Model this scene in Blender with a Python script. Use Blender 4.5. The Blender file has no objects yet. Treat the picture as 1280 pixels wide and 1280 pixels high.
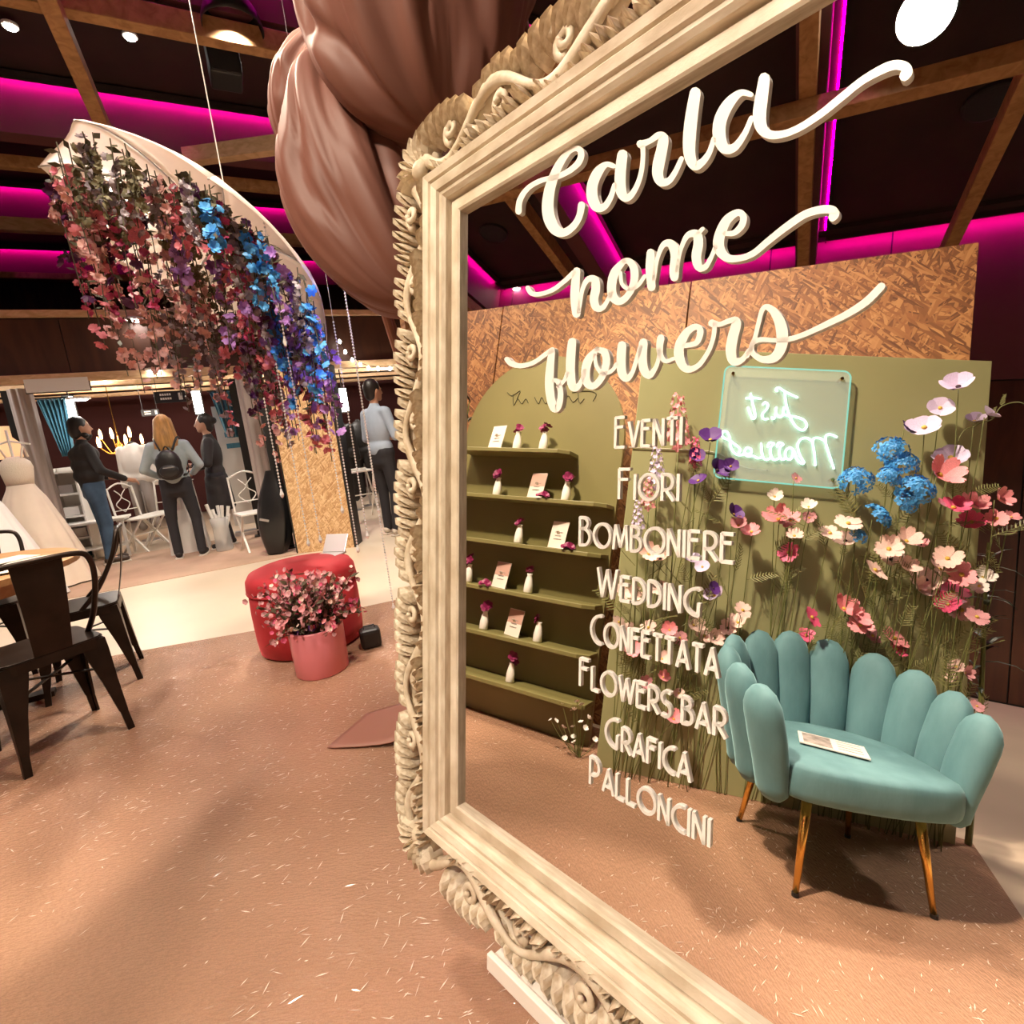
import bpy, math, random
import numpy as np
from mathutils import Vector, Matrix, noise as mnoise
random.seed(11)
sc = bpy.context.scene
COL = sc.collection

# ------------------------------------------------------------------ camera
F = 643.0                                   # focal length in pixels of a 1280 frame
g = np.array([.108, .98, .170]); g /= np.linalg.norm(g)
_up = -g
_Y = np.array([0, 0, 1.]) - _up[2]*_up; _Y /= np.linalg.norm(_Y)
_X = np.cross(_Y, _up)
R = np.array([_X, _Y, _up])                 # camera (right, down, forward) -> world
C = np.array([0, 0, 1.18])
cam = bpy.data.cameras.new('camera'); cam.sensor_width = 36; cam.sensor_fit = 'HORIZONTAL'; cam.lens = F/1280*36
cam.clip_start = .02
camo = bpy.data.objects.new('camera', cam); COL.objects.link(camo)
camo.matrix_world = Matrix([list(R[i] * np.array([1, -1, -1])) + [C[i]] for i in range(3)] + [[0, 0, 0, 1]])
sc.camera = camo

# ------------------------------------------------------------------ world, exposure
w = bpy.data.worlds.new('hall_air'); sc.world = w; w.use_nodes = True
w.node_tree.nodes['Background'].inputs[0].default_value = (1.0, .72, .52, 1)
w.node_tree.nodes['Background'].inputs[1].default_value = .12
sc.view_settings.view_transform = 'Standard'; sc.view_settings.look = 'None'
sc.view_settings.gamma = 1; sc.view_settings.exposure = 0.02; sc.view_settings.use_curve_mapping = False
sc.cycles.use_denoising = True
sc.cycles.max_bounces = 8; sc.cycles.sample_clamp_indirect = 6
sc.cycles.caustics_reflective = False; sc.cycles.caustics_refractive = False

# room frame: e1 runs along the far stands, e2 away from the booth
TH = math.radians(26.5)
e1 = np.array([math.cos(TH), math.sin(TH), 0]); e2 = np.array([-math.sin(TH), math.cos(TH), 0])
def RF(x, y, z=0): return Vector(e1*x + e2*y + np.array([0, 0, z]))

HALL = []
def lamp(name, kind, loc, power, color, size=.1, aim=None, angle=70, blend=.5):
    l = bpy.data.lights.new(name, kind); l.energy = power; l.color = color
    if kind in ('POINT', 'SPOT'): l.shadow_soft_size = size
    if kind == 'SPOT': l.spot_size = math.radians(angle); l.spot_blend = blend
    o = bpy.data.objects.new(name, l); COL.objects.link(o); o.location = loc
    if kind == 'SPOT' and loc[2] > 4.1: HALL.append((name, Vector(loc)))
    if aim is not None: o.rotation_euler = (Vector(aim) - Vector(loc)).to_track_quat('-Z', 'Y').to_euler()
    return o
WARM = (1, .83, .64); NEUT = (1, .90, .76)
lamp('booth_spot', 'SPOT', (.25, 2.3, 4.25), 1250, WARM, .09, (-1.25, -.2, .9), 60, .6)
lamp('mirror_spot', 'SPOT', (-1.97, -1.0, 4.33), 720, WARM, .14, (.0, 1.2, .6), 80, .7)
lamp('carpet_fill', 'SPOT', RF(.9, 1.8, 4.15), 420, WARM, .15, RF(.7, 1.6, 0), 140, .8)  # these carpet spots are added soft fill from above
lamp('carpet_fill', 'SPOT', RF(-.4, 3.5, 4.15), 420, WARM, .15, RF(-.4, 3.3, 0), 140, .8)
lamp('carpet_fill', 'SPOT', RF(-.9, 1.2, 4.15), 260, WARM, .15, RF(-.9, 1.2, 0), 140, .8)
lamp('aisle_fill', 'SPOT', RF(.5, 4.9, 4.4), 800, NEUT, .1, RF(.2, 4.9, 0), 110, .8)  # added fill that brightens the aisle floor
lamp('aisle_fill', 'SPOT', RF(-2.6, 4.9, 4.4), 800, NEUT, .1, RF(-2.6, 5.2, 0), 110, .8)
lamp('side_hall_fill', 'SPOT', RF(-3.2, -2.2, 4.3), 420, NEUT, .2, RF(-2.9, -1.8, 0), 110, .7)  # added to brighten the pale floor and side wall
lamp('stand_fill', 'POINT', RF(-1.6, 9.2, 2.45), 150, (1, .9, .8), .1)  # added fill points that brighten the stands
lamp('stand_fill', 'POINT', RF(.8, 9.0, 2.45), 150, (1, .9, .8), .1)
lamp('stand_fill', 'POINT', RF(-3.6, 7.6, 2.4), 120, (1, .95, .9), .1)
lamp('stand_fill', 'POINT', RF(2.6, 8.6, 2.45), 90, (1, .9, .8), .1)

# ------------------------------------------------------------------ pixel helpers: a sight line cut with a real plane
def ray(x, y): return R @ np.array([(x-640)/F, (y-640)/F, 1.])
MN = R @ np.array([-.72, .033, -.694]); MN /= np.linalg.norm(MN); MD = .66      # mirror plane
def at_z(x, y, z=0):
    r = ray(x, y); return C + (z-C[2])/r[2]*r
def at_plane(x, y, q, m):
    r = ray(x, y); return C + ((np.array(q)-C) @ np.array(m))/(r @ np.array(m))*r
def at_depth(x, y, d): return C + ray(x, y)*d
def at_eta(x, y, eta): return at_plane(x, y, e2*eta, e2)
def mir(x, y):
    r = ray(x, y); return C - MD/(r @ MN)*r
def mray(x, y):
    r = ray(x, y); return mir(x, y), r - 2*(r @ MN)*MN
def m_z(x, y, z=0):
    p, r = mray(x, y); return p + (z-p[2])/r[2]*r
def m_plane(x, y, q, m):
    p, r = mray(x, y); return p + ((np.array(q)-p) @ np.array(m))/(r @ np.array(m))*r

# ------------------------------------------------------------------ materials
MATS = {}
def nodes_of(m): return m.node_tree.nodes, m.node_tree.links
def mat(name, col, rough=.6, metal=0., var=.0, vscale=8., bump=0., bscale=60., sheen=0., spec=.5, coat=0., col2=None,
        stretch=None, emit=None, estr=0., alpha=1., trans=0., subs=0.):
    if name in MATS: return MATS[name]
    m = bpy.data.materials.new(name); m.use_nodes = True; N, L = nodes_of(m)
    b = N['Principled BSDF']
    b.inputs['Base Color'].default_value = (*col, 1); b.inputs['Roughness'].default_value = rough
    b.inputs['Metallic'].default_value = metal; b.inputs['Specular IOR Level'].default_value = spec
    b.inputs['Sheen Weight'].default_value = sheen; b.inputs['Coat Weight'].default_value = coat
    b.inputs['Alpha'].default_value = alpha; b.inputs['Transmission Weight'].default_value = trans
    b.inputs['Subsurface Weight'].default_value = subs
    if sheen: b.inputs['Sheen Roughness'].default_value = .35; b.inputs['Sheen Tint'].default_value = (*[min(1, c*1.6+.1) for c in col], 1)
    if emit: b.inputs['Emission Color'].default_value = (*emit, 1); b.inputs['Emission Strength'].default_value = estr
    if var or bump:
        tc = N.new('ShaderNodeTexCoord'); mp = N.new('ShaderNodeMapping'); L.new(tc.outputs['Object'], mp.inputs[0])
        if stretch: mp.inputs['Scale'].default_value = stretch
    if var or col2:
        n = N.new('ShaderNodeTexNoise'); n.inputs['Scale'].default_value = vscale; n.inputs['Detail'].default_value = 5
        L.new(mp.outputs[0], n.inputs[0])
        cr = N.new('ShaderNodeValToRGB'); c2 = col2 or tuple(max(0, c*(1-var)) for c in col)
        cr.color_ramp.elements[0].color = (*c2, 1); cr.color_ramp.elements[1].color = (*[min(1, c*(1+var*.4)) for c in col], 1)
        cr.color_ramp.elements[0].position = .32; cr.color_ramp.elements[1].position = .68
        L.new(n.outputs[0], cr.inputs[0]); L.new(cr.outputs[0], b.inputs['Base Color'])
    if bump:
        n2 = N.new('ShaderNodeTexNoise'); n2.inputs['Scale'].default_value = bscale; n2.inputs['Detail'].default_value = 4
        L.new(mp.outputs[0], n2.inputs[0]); bp = N.new('ShaderNodeBump'); bp.inputs['Strength'].default_value = bump; bp.inputs['Distance'].default_value = .01
        L.new(n2.outputs[0], bp.inputs['Height']); L.new(bp.outputs[0], b.inputs['Normal'])
    MATS[name] = m; return m

def osb_mat(name, cols):
    m = bpy.data.materials.new(name); m.use_nodes = True; N, L = nodes_of(m); b = N['Principled BSDF']
    tc = N.new('ShaderNodeTexCoord'); prev = None; hprev = None
    for i, (rot, sx) in enumerate(((.25, 1), (-.6, 1.2), (1.25, .9), (-1.2, 1.1), (.7, 1.3))):
        mp = N.new('ShaderNodeMapping'); mp.inputs['Rotation'].default_value = (0, rot, 0); mp.inputs['Location'].default_value = (i*3.7, 0, i*1.9)
        L.new(tc.outputs['Object'], mp.inputs[0])
        mp2 = N.new('ShaderNodeMapping'); mp2.inputs['Scale'].default_value = (9*sx, 3, 66*sx); L.new(mp.outputs[0], mp2.inputs[0])
        wn = N.new('ShaderNodeTexNoise'); wn.inputs['Scale'].default_value = 9; L.new(tc.outputs['Object'], wn.inputs[0])
        ad = N.new('ShaderNodeVectorMath'); ad.operation = 'MULTIPLY_ADD'; L.new(wn.outputs['Color'], ad.inputs[0]); ad.inputs[1].default_value = (.5, .5, .9); L.new(mp2.outputs[0], ad.inputs[2])
        v = N.new('ShaderNodeTexVoronoi'); v.inputs['Scale'].default_value = 1.0; L.new(ad.outputs[0], v.inputs['Vector'])
        sep = N.new('ShaderNodeSeparateColor'); L.new(v.outputs['Color'], sep.inputs[0])
        if prev is None: prev = sep.outputs[0]
        else:
            mx = N.new('ShaderNodeMix'); mx.data_type = 'FLOAT'; gt = N.new('ShaderNodeMath'); gt.operation = 'GREATER_THAN'; gt.inputs[1].default_value = .62
            L.new(sep.outputs[1], gt.inputs[0]); L.new(gt.outputs[0], mx.inputs[0]); L.new(prev, mx.inputs[2]); L.new(sep.outputs[0], mx.inputs[3]); prev = mx.outputs[0]
    cr = N.new('ShaderNodeValToRGB'); el = cr.color_ramp.elements
    el[0].color = (*cols[0], 1); el[1].color = (*cols[2], 1); e = el.new(.5); e.color = (*cols[1], 1)
    L.new(prev, cr.inputs[0]); L.new(cr.outputs[0], b.inputs['Base Color']); b.inputs['Roughness'].default_value = .55
    bp = N.new('ShaderNodeBump'); bp.inputs['Strength'].default_value = .35; bp.inputs['Distance'].default_value = .004
    L.new(prev, bp.inputs['Height']); L.new(bp.outputs[0], b.inputs['Normal'])
    return m

def wood_mat(name, c1, c2, rough=.6, sc_=(1, 14, 14)):
    m = bpy.data.materials.new(name); m.use_nodes = True; N, L = nodes_of(m); b = N['Principled BSDF']
    tc = N.new('ShaderNodeTexCoord'); mp = N.new('ShaderNodeMapping'); mp.inputs['Scale'].default_value = sc_; L.new(tc.outputs['Object'], mp.inputs[0])
    n = N.new('ShaderNodeTexNoise'); n.inputs['Scale'].default_value = 2.2; n.inputs['Detail'].default_value = 6; n.inputs['Distortion'].default_value = .8; L.new(mp.outputs[0], n.inputs[0])
    cr = N.new('ShaderNodeValToRGB'); cr.color_ramp.elements[0].color = (*c2, 1); cr.color_ramp.elements[1].color = (*c1, 1)
    cr.color_ramp.elements[0].position = .3; cr.color_ramp.elements[1].position = .65
    L.new(n.outputs[0], cr.inputs[0]); L.new(cr.outputs[0], b.inputs['Base Color']); b.inputs['Roughness'].default_value = rough
    return m

def film_carpet():
    # brown-pink exhibition carpet under clear protective film: fine pile below, wrinkled glossy coat above
    m = bpy.data.materials.new('film_covered_carpet'); m.use_nodes = True; N, L = nodes_of(m); b = N['Principled BSDF']
    tc = N.new('ShaderNodeTexCoord')
    n = N.new('ShaderNodeTexNoise'); n.inputs['Scale'].default_value = 1.4; n.inputs['Detail'].default_value = 8; L.new(tc.outputs['Object'], n.inputs[0])
    cr = N.new('ShaderNodeValToRGB'); cr.color_ramp.elements[0].color = (.37, .175, .088, 1); cr.color_ramp.elements[1].color = (.54, .285, .158, 1)
    cr.color_ramp.elements[0].position = .3; cr.color_ramp.elements[1].position = .7
    L.new(n.outputs[0], cr.inputs[0])
    n3 = N.new('ShaderNodeTexNoise'); n3.inputs['Scale'].default_value = 420; L.new(tc.outputs['Object'], n3.inputs[0])
    mx = N.new('ShaderNodeMix'); mx.data_type = 'RGBA'; mx.blend_type = 'MULTIPLY'; mx.inputs[0].default_value = .5
    L.new(cr.outputs[0], mx.inputs[6]); L.new(n3.outputs[0], mx.inputs[7])
    gm = N.new('ShaderNodeBrightContrast'); gm.inputs[1].default_value = .03; L.new(mx.outputs[2], gm.inputs[0])
    L.new(gm.outputs[0], b.inputs['Base Color']); b.inputs['Roughness'].default_value = .75
    b.inputs['Coat Weight'].default_value = 1.; b.inputs['Coat Roughness'].default_value = .06; b.inputs['Coat IOR'].default_value = 1.6
    mp = N.new('ShaderNodeMapping'); mp.inputs['Rotation'].default_value = (0, 0, .5); mp.inputs['Scale'].default_value = (1, 3.4, 1); L.new(tc.outputs['Object'], mp.inputs[0])
    na = N.new('ShaderNodeTexNoise'); na.inputs['Scale'].default_value = 48; na.inputs['Detail'].default_value = 1.2; na.inputs['Roughness'].default_value = .6; L.new(mp.outputs[0], na.inputs[0])
    bp = N.new('ShaderNodeBump'); bp.inputs['Strength'].default_value = 1.; bp.inputs['Distance'].default_value = .022; L.new(na.outputs[0], bp.inputs['Height'])
    L.new(bp.outputs[0], b.inputs['Coat Normal'])
    return m

def emis(name, col, s): return mat(name, (0, 0, 0), emit=col, estr=s)

# ------------------------------------------------------------------ mesh helpers
class MB:
    def __init__(s): s.v = []; s.f = []
    def add(s, vs, fs):
        k = len(s.v); s.v += [tuple(map(float, p)) for p in vs]; s.f += [tuple(i+k for i in q) for q in fs]; return s
    def box(s, c, sz, rz=0., M=None):
        a = [Vector((x*sz[0]/2, y*sz[1]/2, z*sz[2]/2)) for x in (-1, 1) for y in (-1, 1) for z in (-1, 1)]
        if M is not None: a = [M @ p for p in a]
        elif rz: q = Matrix.Rotation(rz, 3, 'Z'); a = [q @ p for p in a]
        c = Vector(c)
        return s.add([p+c for p in a], [(0, 1, 3, 2), (4, 6, 7, 5), (0, 4, 5, 1), (2, 3, 7, 6), (0, 2, 6, 4), (1, 5, 7, 3)])
    def bar(s, p0, p1, wd, th, up=(0, 0, 1)):           # rectangular bar from p0 to p1
        p0, p1 = Vector(p0), Vector(p1); d = (p1-p0); L = d.length; d.normalize(); u = Vector(up)
        x = d.cross(u)
        if x.length < 1e-4: x = d.cross(Vector((1, 0, 0)))
        x.normalize(); z = x.cross(d)
        return s.box((p0+p1)/2, (wd, L, th), M=Matrix((x, d, z)).transposed())
    def tube(s, pts, rad, n=8, caps=True, sq=(1, 1), up=None):
        P = [Vector(p) for p in pts]; m = len(P)
        if not hasattr(rad, '__len__'): rad = [rad]*m
        vs, fs = [], []; ref = None
        for i, p in enumerate(P):
            t = (P[min(i+1, m-1)]-P[max(i-1, 0)])
            if t.length < 1e-9: t = Vector((0, 0, 1))
            t.normalize()
            if ref is None:
                ref = Vector(up) if up else (Vector((0, 0, 1)) if abs(t.z) < .9 else Vector((1, 0, 0)))
            x = ref - t*ref.dot(t)
            if x.length < 1e-6: x = t.orthogonal()
            x.normalize(); y = t.cross(x); ref = x
            for k in range(n):
                a = 2*math.pi*k/n
                vs.append(p + x*(math.cos(a)*rad[i]*sq[0]) + y*(math.sin(a)*rad[i]*sq[1]))
        for i in range(m-1):
            for k in range(n):
                fs.append((i*n+k, i*n+(k+1) % n, (i+1)*n+(k+1) % n, (i+1)*n+k))
        if caps: fs.append(tuple(range(n-1, -1, -1))); fs.append(tuple((m-1)*n+k for k in range(n)))
        return s.add(vs, fs)
    def lathe(s, prof, n=24, c=(0, 0, 0), sx=1, sy=1):
        vs, fs = [], []; m = len(prof); c = Vector(c)
        for (r, z) in prof:
            for k in range(n):
                a = 2*math.pi*k/n; vs.append(c+Vector((r*sx*math.cos(a), r*sy*math.sin(a), z)))
        for i in range(m-1):
            for k in range(n): fs.append((i*n+k, i*n+(k+1) % n, (i+1)*n+(k+1) % n, (i+1)*n+k))
        fs.append(tuple(range(n-1, -1, -1))); fs.append(tuple((m-1)*n+k for k in range(n)))
        return s.add(vs, fs)
    def ell(s, c, r, n=14, m=8, M=None):
        vs, fs = [], []; c = Vector(c)
        if not hasattr(r, '__len__'): r = (r, r, r)
        for i in range(m+1):
            t = math.pi*i/m
            for k in range(n):
                a = 2*math.pi*k/n; p = Vector((r[0]*math.sin(t)*math.cos(a), r[1]*math.sin(t)*math.sin(a), r[2]*math.cos(t)))
                vs.append((M @ p if M is not None else p)+c)
        for i in range(m):
            for k in range(n): fs.append((i*n+k, (i+1)*n+k, (i+1)*n+(k+1) % n, i*n+(k+1) % n))
        return s.add(vs, fs)
    def cap(s, p0, p1, r0, r1, n=10):                    # tapered capsule
        p0, p1 = Vector(p0), Vector(p1); d = p1-p0
        if d.length < 1e-6: return s.ell(p0, r0)
        d.normalize(); pts, rd = [], []
        for a in (-80, -50, -20): pts.append(p0+d*r0*math.sin(math.radians(a))); rd.append(r0*math.cos(math.radians(a)))
        for a in (20, 50, 80): pts.append(p1+d*r1*math.sin(math.radians(a))); rd.append(r1*math.cos(math.radians(a)))
        return s.tube(pts, rd, n)
    def grid(s, fn, nu, nv, closed_u=False):
        vs = [fn(i/(nu if closed_u else nu-1), j/(nv-1)) for j in range(nv) for i in range(nu)]
        fs = []
        for j in range(nv-1):
            for i in range(nu if closed_u else nu-1):
                k = (i+1) % nu; fs.append((j*nu+i, j*nu+k, (j+1)*nu+k, (j+1)*nu+i))
        return s.add(vs, fs)
    def prism(s, poly, z0, z1, fn=None):                # 2-D outline extruded; fn maps (x,y,z) -> point
        n = len(poly); fn = fn or (lambda x, y, z: (x, y, z))
        vs = [fn(x, y, z0) for x, y in poly]+[fn(x, y, z1) for x, y in poly]
        fs = [tuple(range(n-1, -1, -1)), tuple(range(n, 2*n))]+[(i, (i+1) % n, n+(i+1) % n, n+i) for i in range(n)]
        return s.add(vs, fs)
    def mesh(s, name, m, smooth=False):
        me = bpy.data.meshes.new(name); me.from_pydata(s.v, [], s.f); me.update()
        if m is not None: me.materials.append(m)
        if smooth: me.polygons.foreach_set('use_smooth', [True]*len(me.polygons))
        return me
    def build(s, name, m, parent=None, smooth=False, bevel=0., sub=0, solid=0., remesh=0., loc=None, rot=None):
        return link(name, s.mesh(name, m, smooth), parent, bevel, sub, solid, remesh, loc, rot)
def link(name, me, parent=None, bevel=0., sub=0, solid=0., remesh=0., loc=None, rot=None):
    o = bpy.data.objects.new(name, me); COL.objects.link(o)
    if parent is not None: o.parent = parent
    if loc is not None: o.location = loc
    if rot is not None: o.rotation_euler = rot
    if remesh:
        d = o.modifiers.new('r', 'REMESH'); d.mode = 'VOXEL'; d.voxel_size = remesh; d.use_smooth_shade = True
        d = o.modifiers.new('s', 'SMOOTH'); d.iterations = 4; d.factor = .5
    if solid: d = o.modifiers.new('t', 'SOLIDIFY'); d.thickness = solid; d.offset = 0
    if bevel: d = o.modifiers.new('b', 'BEVEL'); d.width = bevel; d.segments = 2; d.limit_method = 'ANGLE'; d.angle_limit = .7
    if sub: d = o.modifiers.new('d', 'SUBSURF'); d.levels = sub; d.render_levels = sub
    return o
def tag(o, label, cat, group=None, kind=None):
    if label: o['label'] = label
    if cat: o['category'] = cat
    if group: o['group'] = group
    if kind: o['kind'] = kind
    return o
def thing(name, label, cat, loc=(0, 0, 0), rz=0., group=None):
    o = bpy.data.objects.new(name, None); COL.objects.link(o); o.location = loc; o.rotation_euler = (0, 0, rz); o.empty_display_size = .1
    return tag(o, label, cat, group)
def struct(o): o['kind'] = 'structure'; return o
def copy_tree(o, parent=None):
    c = o.copy(); COL.objects.link(c)
    if parent is not None: c.parent = parent
    for ch in list(o.children): copy_tree(ch, c)
    return c
def smoothpts(P, k=6):                                  # Catmull-Rom through rows of numbers
    P = [np.array(p, float) for p in P]; out = []
    for i in range(len(P)-1):
        a, b_, c_, d = P[max(i-1, 0)], P[i], P[i+1], P[min(i+2, len(P)-1)]
        for j in range(k):
            t = j/k; out.append(.5*((2*b_)+(c_-a)*t+(2*a-5*b_+4*c_-d)*t*t+(-a+3*b_-3*c_+d)*t**3))
    out.append(P[-1]); return out

# ================================================================== SETTING
M_floor = mat('pale_hall_floor', (.62, .50, .38), .38, var=.10, vscale=1.2, bump=.05, bscale=30)
M_dark = mat('dark_ceiling_board', (.030, .012, .008), .7, var=.3, vscale=3)
M_wall = wood_mat('dark_stained_wall', (.085, .028, .012), (.045, .014, .007), .5, (3, 3, .6))
M_raft = wood_mat('raw_rafter_wood', (.42, .22, .085), (.26, .12, .04), .6, (6, 6, 6))
M_pale = wood_mat('pale_planed_wood', (.72, .48, .27), (.55, .33, .16), .55, (4, 4, 10))
M_osb = osb_mat('osb_board', ((.11, .038, .010), (.27, .108, .032), (.46, .23, .080)))
M_osb2 = osb_mat('osb_board_light', ((.42, .22, .095), (.62, .39, .19), (.80, .58, .34)))
M_led = emis('magenta_led', (1, .0, .50), 75)
M_beam = mat('red_brown_beam_paint', (.13, .042, .042), .6, var=.15, vscale=2)
M_black = mat('matt_black', (.012, .010, .009), .5)
M_white = mat('white_paint', (.80, .76, .70), .45)

fl = MB(); fl.add([RF(-14, -9), RF(14, -9), RF(14, 22), RF(-14, 22), RF(-14, -9, -.1), RF(14, -9, -.1), RF(14, 22, -.1), RF(-14, 22, -.1)],
                  [(0, 1, 2, 3), (7, 6, 5, 4), (0, 4, 5, 1), (1, 5, 6, 2), (2, 6, 7, 3), (3, 7, 4, 0)])
struct(fl.build('floor', M_floor))
def slab(poly, z0, z1): return MB().prism([(RF(x, y).x, RF(x, y).y) for x, y in poly], z0, z1)
cp = slab([(-1.58, -.33), (5, -.33), (5, 3.5), (2.4, 3.56), (.82, 3.63), (-.14, 3.74), (-1.22, 4.02), (-1.9, 4.12), (-1.9, 2.9), (-1.58, 2.9)], 0, .006).build('carpet', film_carpet())
tag(cp, 'brown carpet under wrinkled clear protective film, lying around the white framed mirror', 'carpet')
# glints on the film creases, put in as thin pale slivers tilted on the carpet
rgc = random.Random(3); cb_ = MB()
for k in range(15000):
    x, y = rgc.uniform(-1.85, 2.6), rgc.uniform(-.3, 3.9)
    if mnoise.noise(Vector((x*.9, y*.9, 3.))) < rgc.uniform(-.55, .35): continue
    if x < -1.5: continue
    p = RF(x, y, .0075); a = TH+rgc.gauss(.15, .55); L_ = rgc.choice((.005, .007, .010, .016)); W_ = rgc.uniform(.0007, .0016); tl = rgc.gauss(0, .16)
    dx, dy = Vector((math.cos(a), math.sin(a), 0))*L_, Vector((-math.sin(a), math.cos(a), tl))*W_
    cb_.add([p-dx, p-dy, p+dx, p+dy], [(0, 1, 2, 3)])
fo = cb_.build('film_crease_glints', mat('film_crease_glint', (.86, .70, .58), .18, spec=.9, coat=.6), cp); fo['kind'] = 'stuff'
M_carp2 = mat('beige_pink_carpet', (.46, .30, .21), .9, var=.2, vscale=2, bump=.2, bscale=300)
tag(slab([(-6, 6.2), (.98, 6.1), (.98, 8.3), (-6, 8.4)], 0, .005).build('carpet', M_carp2), 'beige pink carpet strip before the bridal stands, people standing on it', 'carpet')

CZ = 5.1
def flat(name, x0, x1, y0, y1, z0, z1, m):
    return MB().box(RF((x0+x1)/2, (y0+y1)/2, (z0+z1)/2), (x1-x0, y1-y0, z1-z0), TH).build(name, m)
struct(flat('ceiling', -14, 14, -9, 22, CZ, CZ+.1, M_dark))
wl = struct(flat('wall_left', -5.85, -5.65, -9, 14, 0, CZ, M_black))
for i in range(14):                                       # stained panels of the side wall, a gap between each two
    y = -8.4+i*1.25
    MB().box(RF(-5.64, y, 1.63), (.02, 1.235, 3.22), TH).build('wall_panel', M_wall, wl)
    MB().box(RF(-5.64, y, 4.16), (.02, 1.235, 1.80), TH).build('wall_panel', M_beam, wl)
cv = struct(flat('trim_1', -5.63, -5.40, -9, 14, CZ-.06, CZ, M_dark))
MB().box(RF(-5.53, 2, CZ-.072), (.02, 20, .012), TH).build('led_strip', M_led, cv)
MB().box(RF(-5.51, 2, CZ-.090), (.012, 20, .07), TH).build('cover_lip', M_dark, cv)
wb = struct(flat('wall_back', -14, 14, 14, 14.2, 0, CZ, M_wall))

# roof beams along e1, an LED strip along the top of the side that faces the booth
for k, y in enumerate((.47, 2.85, 4.95, 7.2, 9.7, 12.2)):
    o = thing('roof_beam', 'dark boxed roof beam washed by a magenta light strip', 'beam', RF(1.7, y, 4.55), TH, 'magenta lit roof beams')
    MB().box((0, .1, .27), (14.6, .2, .54)).build('beam_box', M_beam, o)
    MB().box((0, -.02, .52), (14.6, .14, .02)).build('cover_board', M_dark, o)
    MB().box((0, -.082, .480), (14.6, .010, .06)).build('cover_lip', M_dark, o)
    MB().box((0, -.066, .502), (14.6, .014, .012)).build('led_strip', M_led, o)
def rafter(p0, p1, w_, t_, m, label, group=None):
    p0, p1 = Vector(p0), Vector(p1)
    o = MB().bar(p0, p1, w_, t_).build('rafter', m, bevel=.006)
    return tag(o, label, 'rafter', group)
G = 'raw wood rafters under the dark ceiling'
LR = 'raw wood rafter running under the dark hall ceiling'
for y, lb in ((.58, 'raw wood rafter close beside the narrow magenta strip in the mirror'), (-.68, 'raw wood rafter ending above the free edge of the chipboard wall'), (3.17, 'raw wood rafter beside the wide magenta beam in the mirror'), (5.0, 'raw wood rafter above the hanging black loudspeaker')):
    rafter(RF(-5.6, y, 4.42), RF(8, y, 4.42), .11, .16, M_raft, lb)
for x, y0, y1, lb in ((-2.65, -4, 6.5, 'raw wood cross rafter passing under the others behind the lettering'), (-.62, 3.6, 7.05, 'raw wood cross rafter pointing at the flower umbrella'), (3.0, 3.5, 9, 'raw wood cross rafter behind the giant bow')):
    rafter(RF(x, y0, 4.27), RF(x, y1, 4.27), .11, .14, M_raft, lb)
rafter(RF(-6, 7.55, 4.42), RF(8, 7.55, 4.42), .1, .12, M_raft, 'raw wood rafter behind the canopy top of the flower umbrella')
rafter(RF(-6, 9.15, 4.36), RF(8, 9.15, 4.36), .12, .16, M_pale, 'pale planed tie beam crossing the hall behind the flower umbrella')
rafter(RF(.0, 7.2, 4.5), RF(1.75, 6.05, 4.42), .12, .16, M_pale, 'pale slanting brace that meets the giant fabric bow')
rafter(RF(-3.5, 10.4, 4.1), RF(.2, 8.5, 3.55), .06, .08, M_raft, 'thin sloping roof strut behind the flower umbrella')

# fascia over the bridal stands
FE = 7.5
fa = struct(flat('trim_2', -7, 5, FE, FE+.05, 2.24, 2.84, M_black))
for i in range(13):
    MB().box(RF(-6.6+i*.92, FE-.012, 2.54), (.91, .02, .58), TH).build('wood_panel', M_wall, fa)
rafter(RF(-7, FE-.05, 2.88), RF(5, FE-.05, 2.88), .08, .07, M_pale, 'long pale batten on top of the dark stand fascia')
rafter(RF(-7, FE-.05, 2.20), RF(5, FE-.05, 2.20), .10, .09, M_pale, 'pale batten along the lower edge of the stand fascia')
struct(flat('trim_3', -7, 5, FE+.05, 13, 2.62, 2.66, M_dark))
for y, z in ((8.3, 2.30), (9.2, 2.34), (10.4, 2.4), (11.6, 2.44)):
    rafter(RF(-7, y, z), RF(5, y, z), .07, .06, M_pale, 'pale batten under the stand ceiling behind the fascia', 'battens under the stand ceiling')
HL = {'booth_spot': 'black dome hall lamp high behind the giant bow', 'mirror_spot': None, 'carpet_fill': 'added fill light as black dome hall lamp hung over the film covered carpet', 'aisle_fill': 'added fill light as black dome hall lamp hung over the pale aisle', 'side_hall_fill': 'added fill light as black dome hall lamp near the stained side wall'}
for nm_, lc in HALL:  # dome housings are added so the overhead fill spots have bodies
    if HL[nm_] is None: continue
    o = thing('added_lamp_dome', HL[nm_], 'light', lc, 0, HL[nm_].split('hall lamp ')[1]+' lamps')
    MB().grid(lambda u, v: Vector(((.05+.17*math.sin(v*1.5))*math.cos(6.28319*u), (.05+.17*math.sin(v*1.5))*math.sin(6.28319*u), .24*math.cos(v*1.5)-.01)), 24, 8, True).build('dome', M_black, o, True, solid=.004)
    MB().bar((0, 0, .22), (0, 0, CZ-lc.z), .012, .012).build('drop_rod', M_black, o)
M_glow = emis('lamp_glow', (1, .93, .82), 30)
M_spot = emis('spot_glow', (1, .97, .92), 60)
def downlight(p, r, label, group):
    o = thing('ceiling_spot', label, 'light', p, 0, group)
    MB().lathe([(r*1.35, 0), (r*1.35, -.02), (r, -.025), (r, -.01)], 16).build('rim', M_white, o)
    MB().lathe([(r*.95, -.028), (r*.9, -.034)], 16).build('lens', M_spot, o)
    return o
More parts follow.
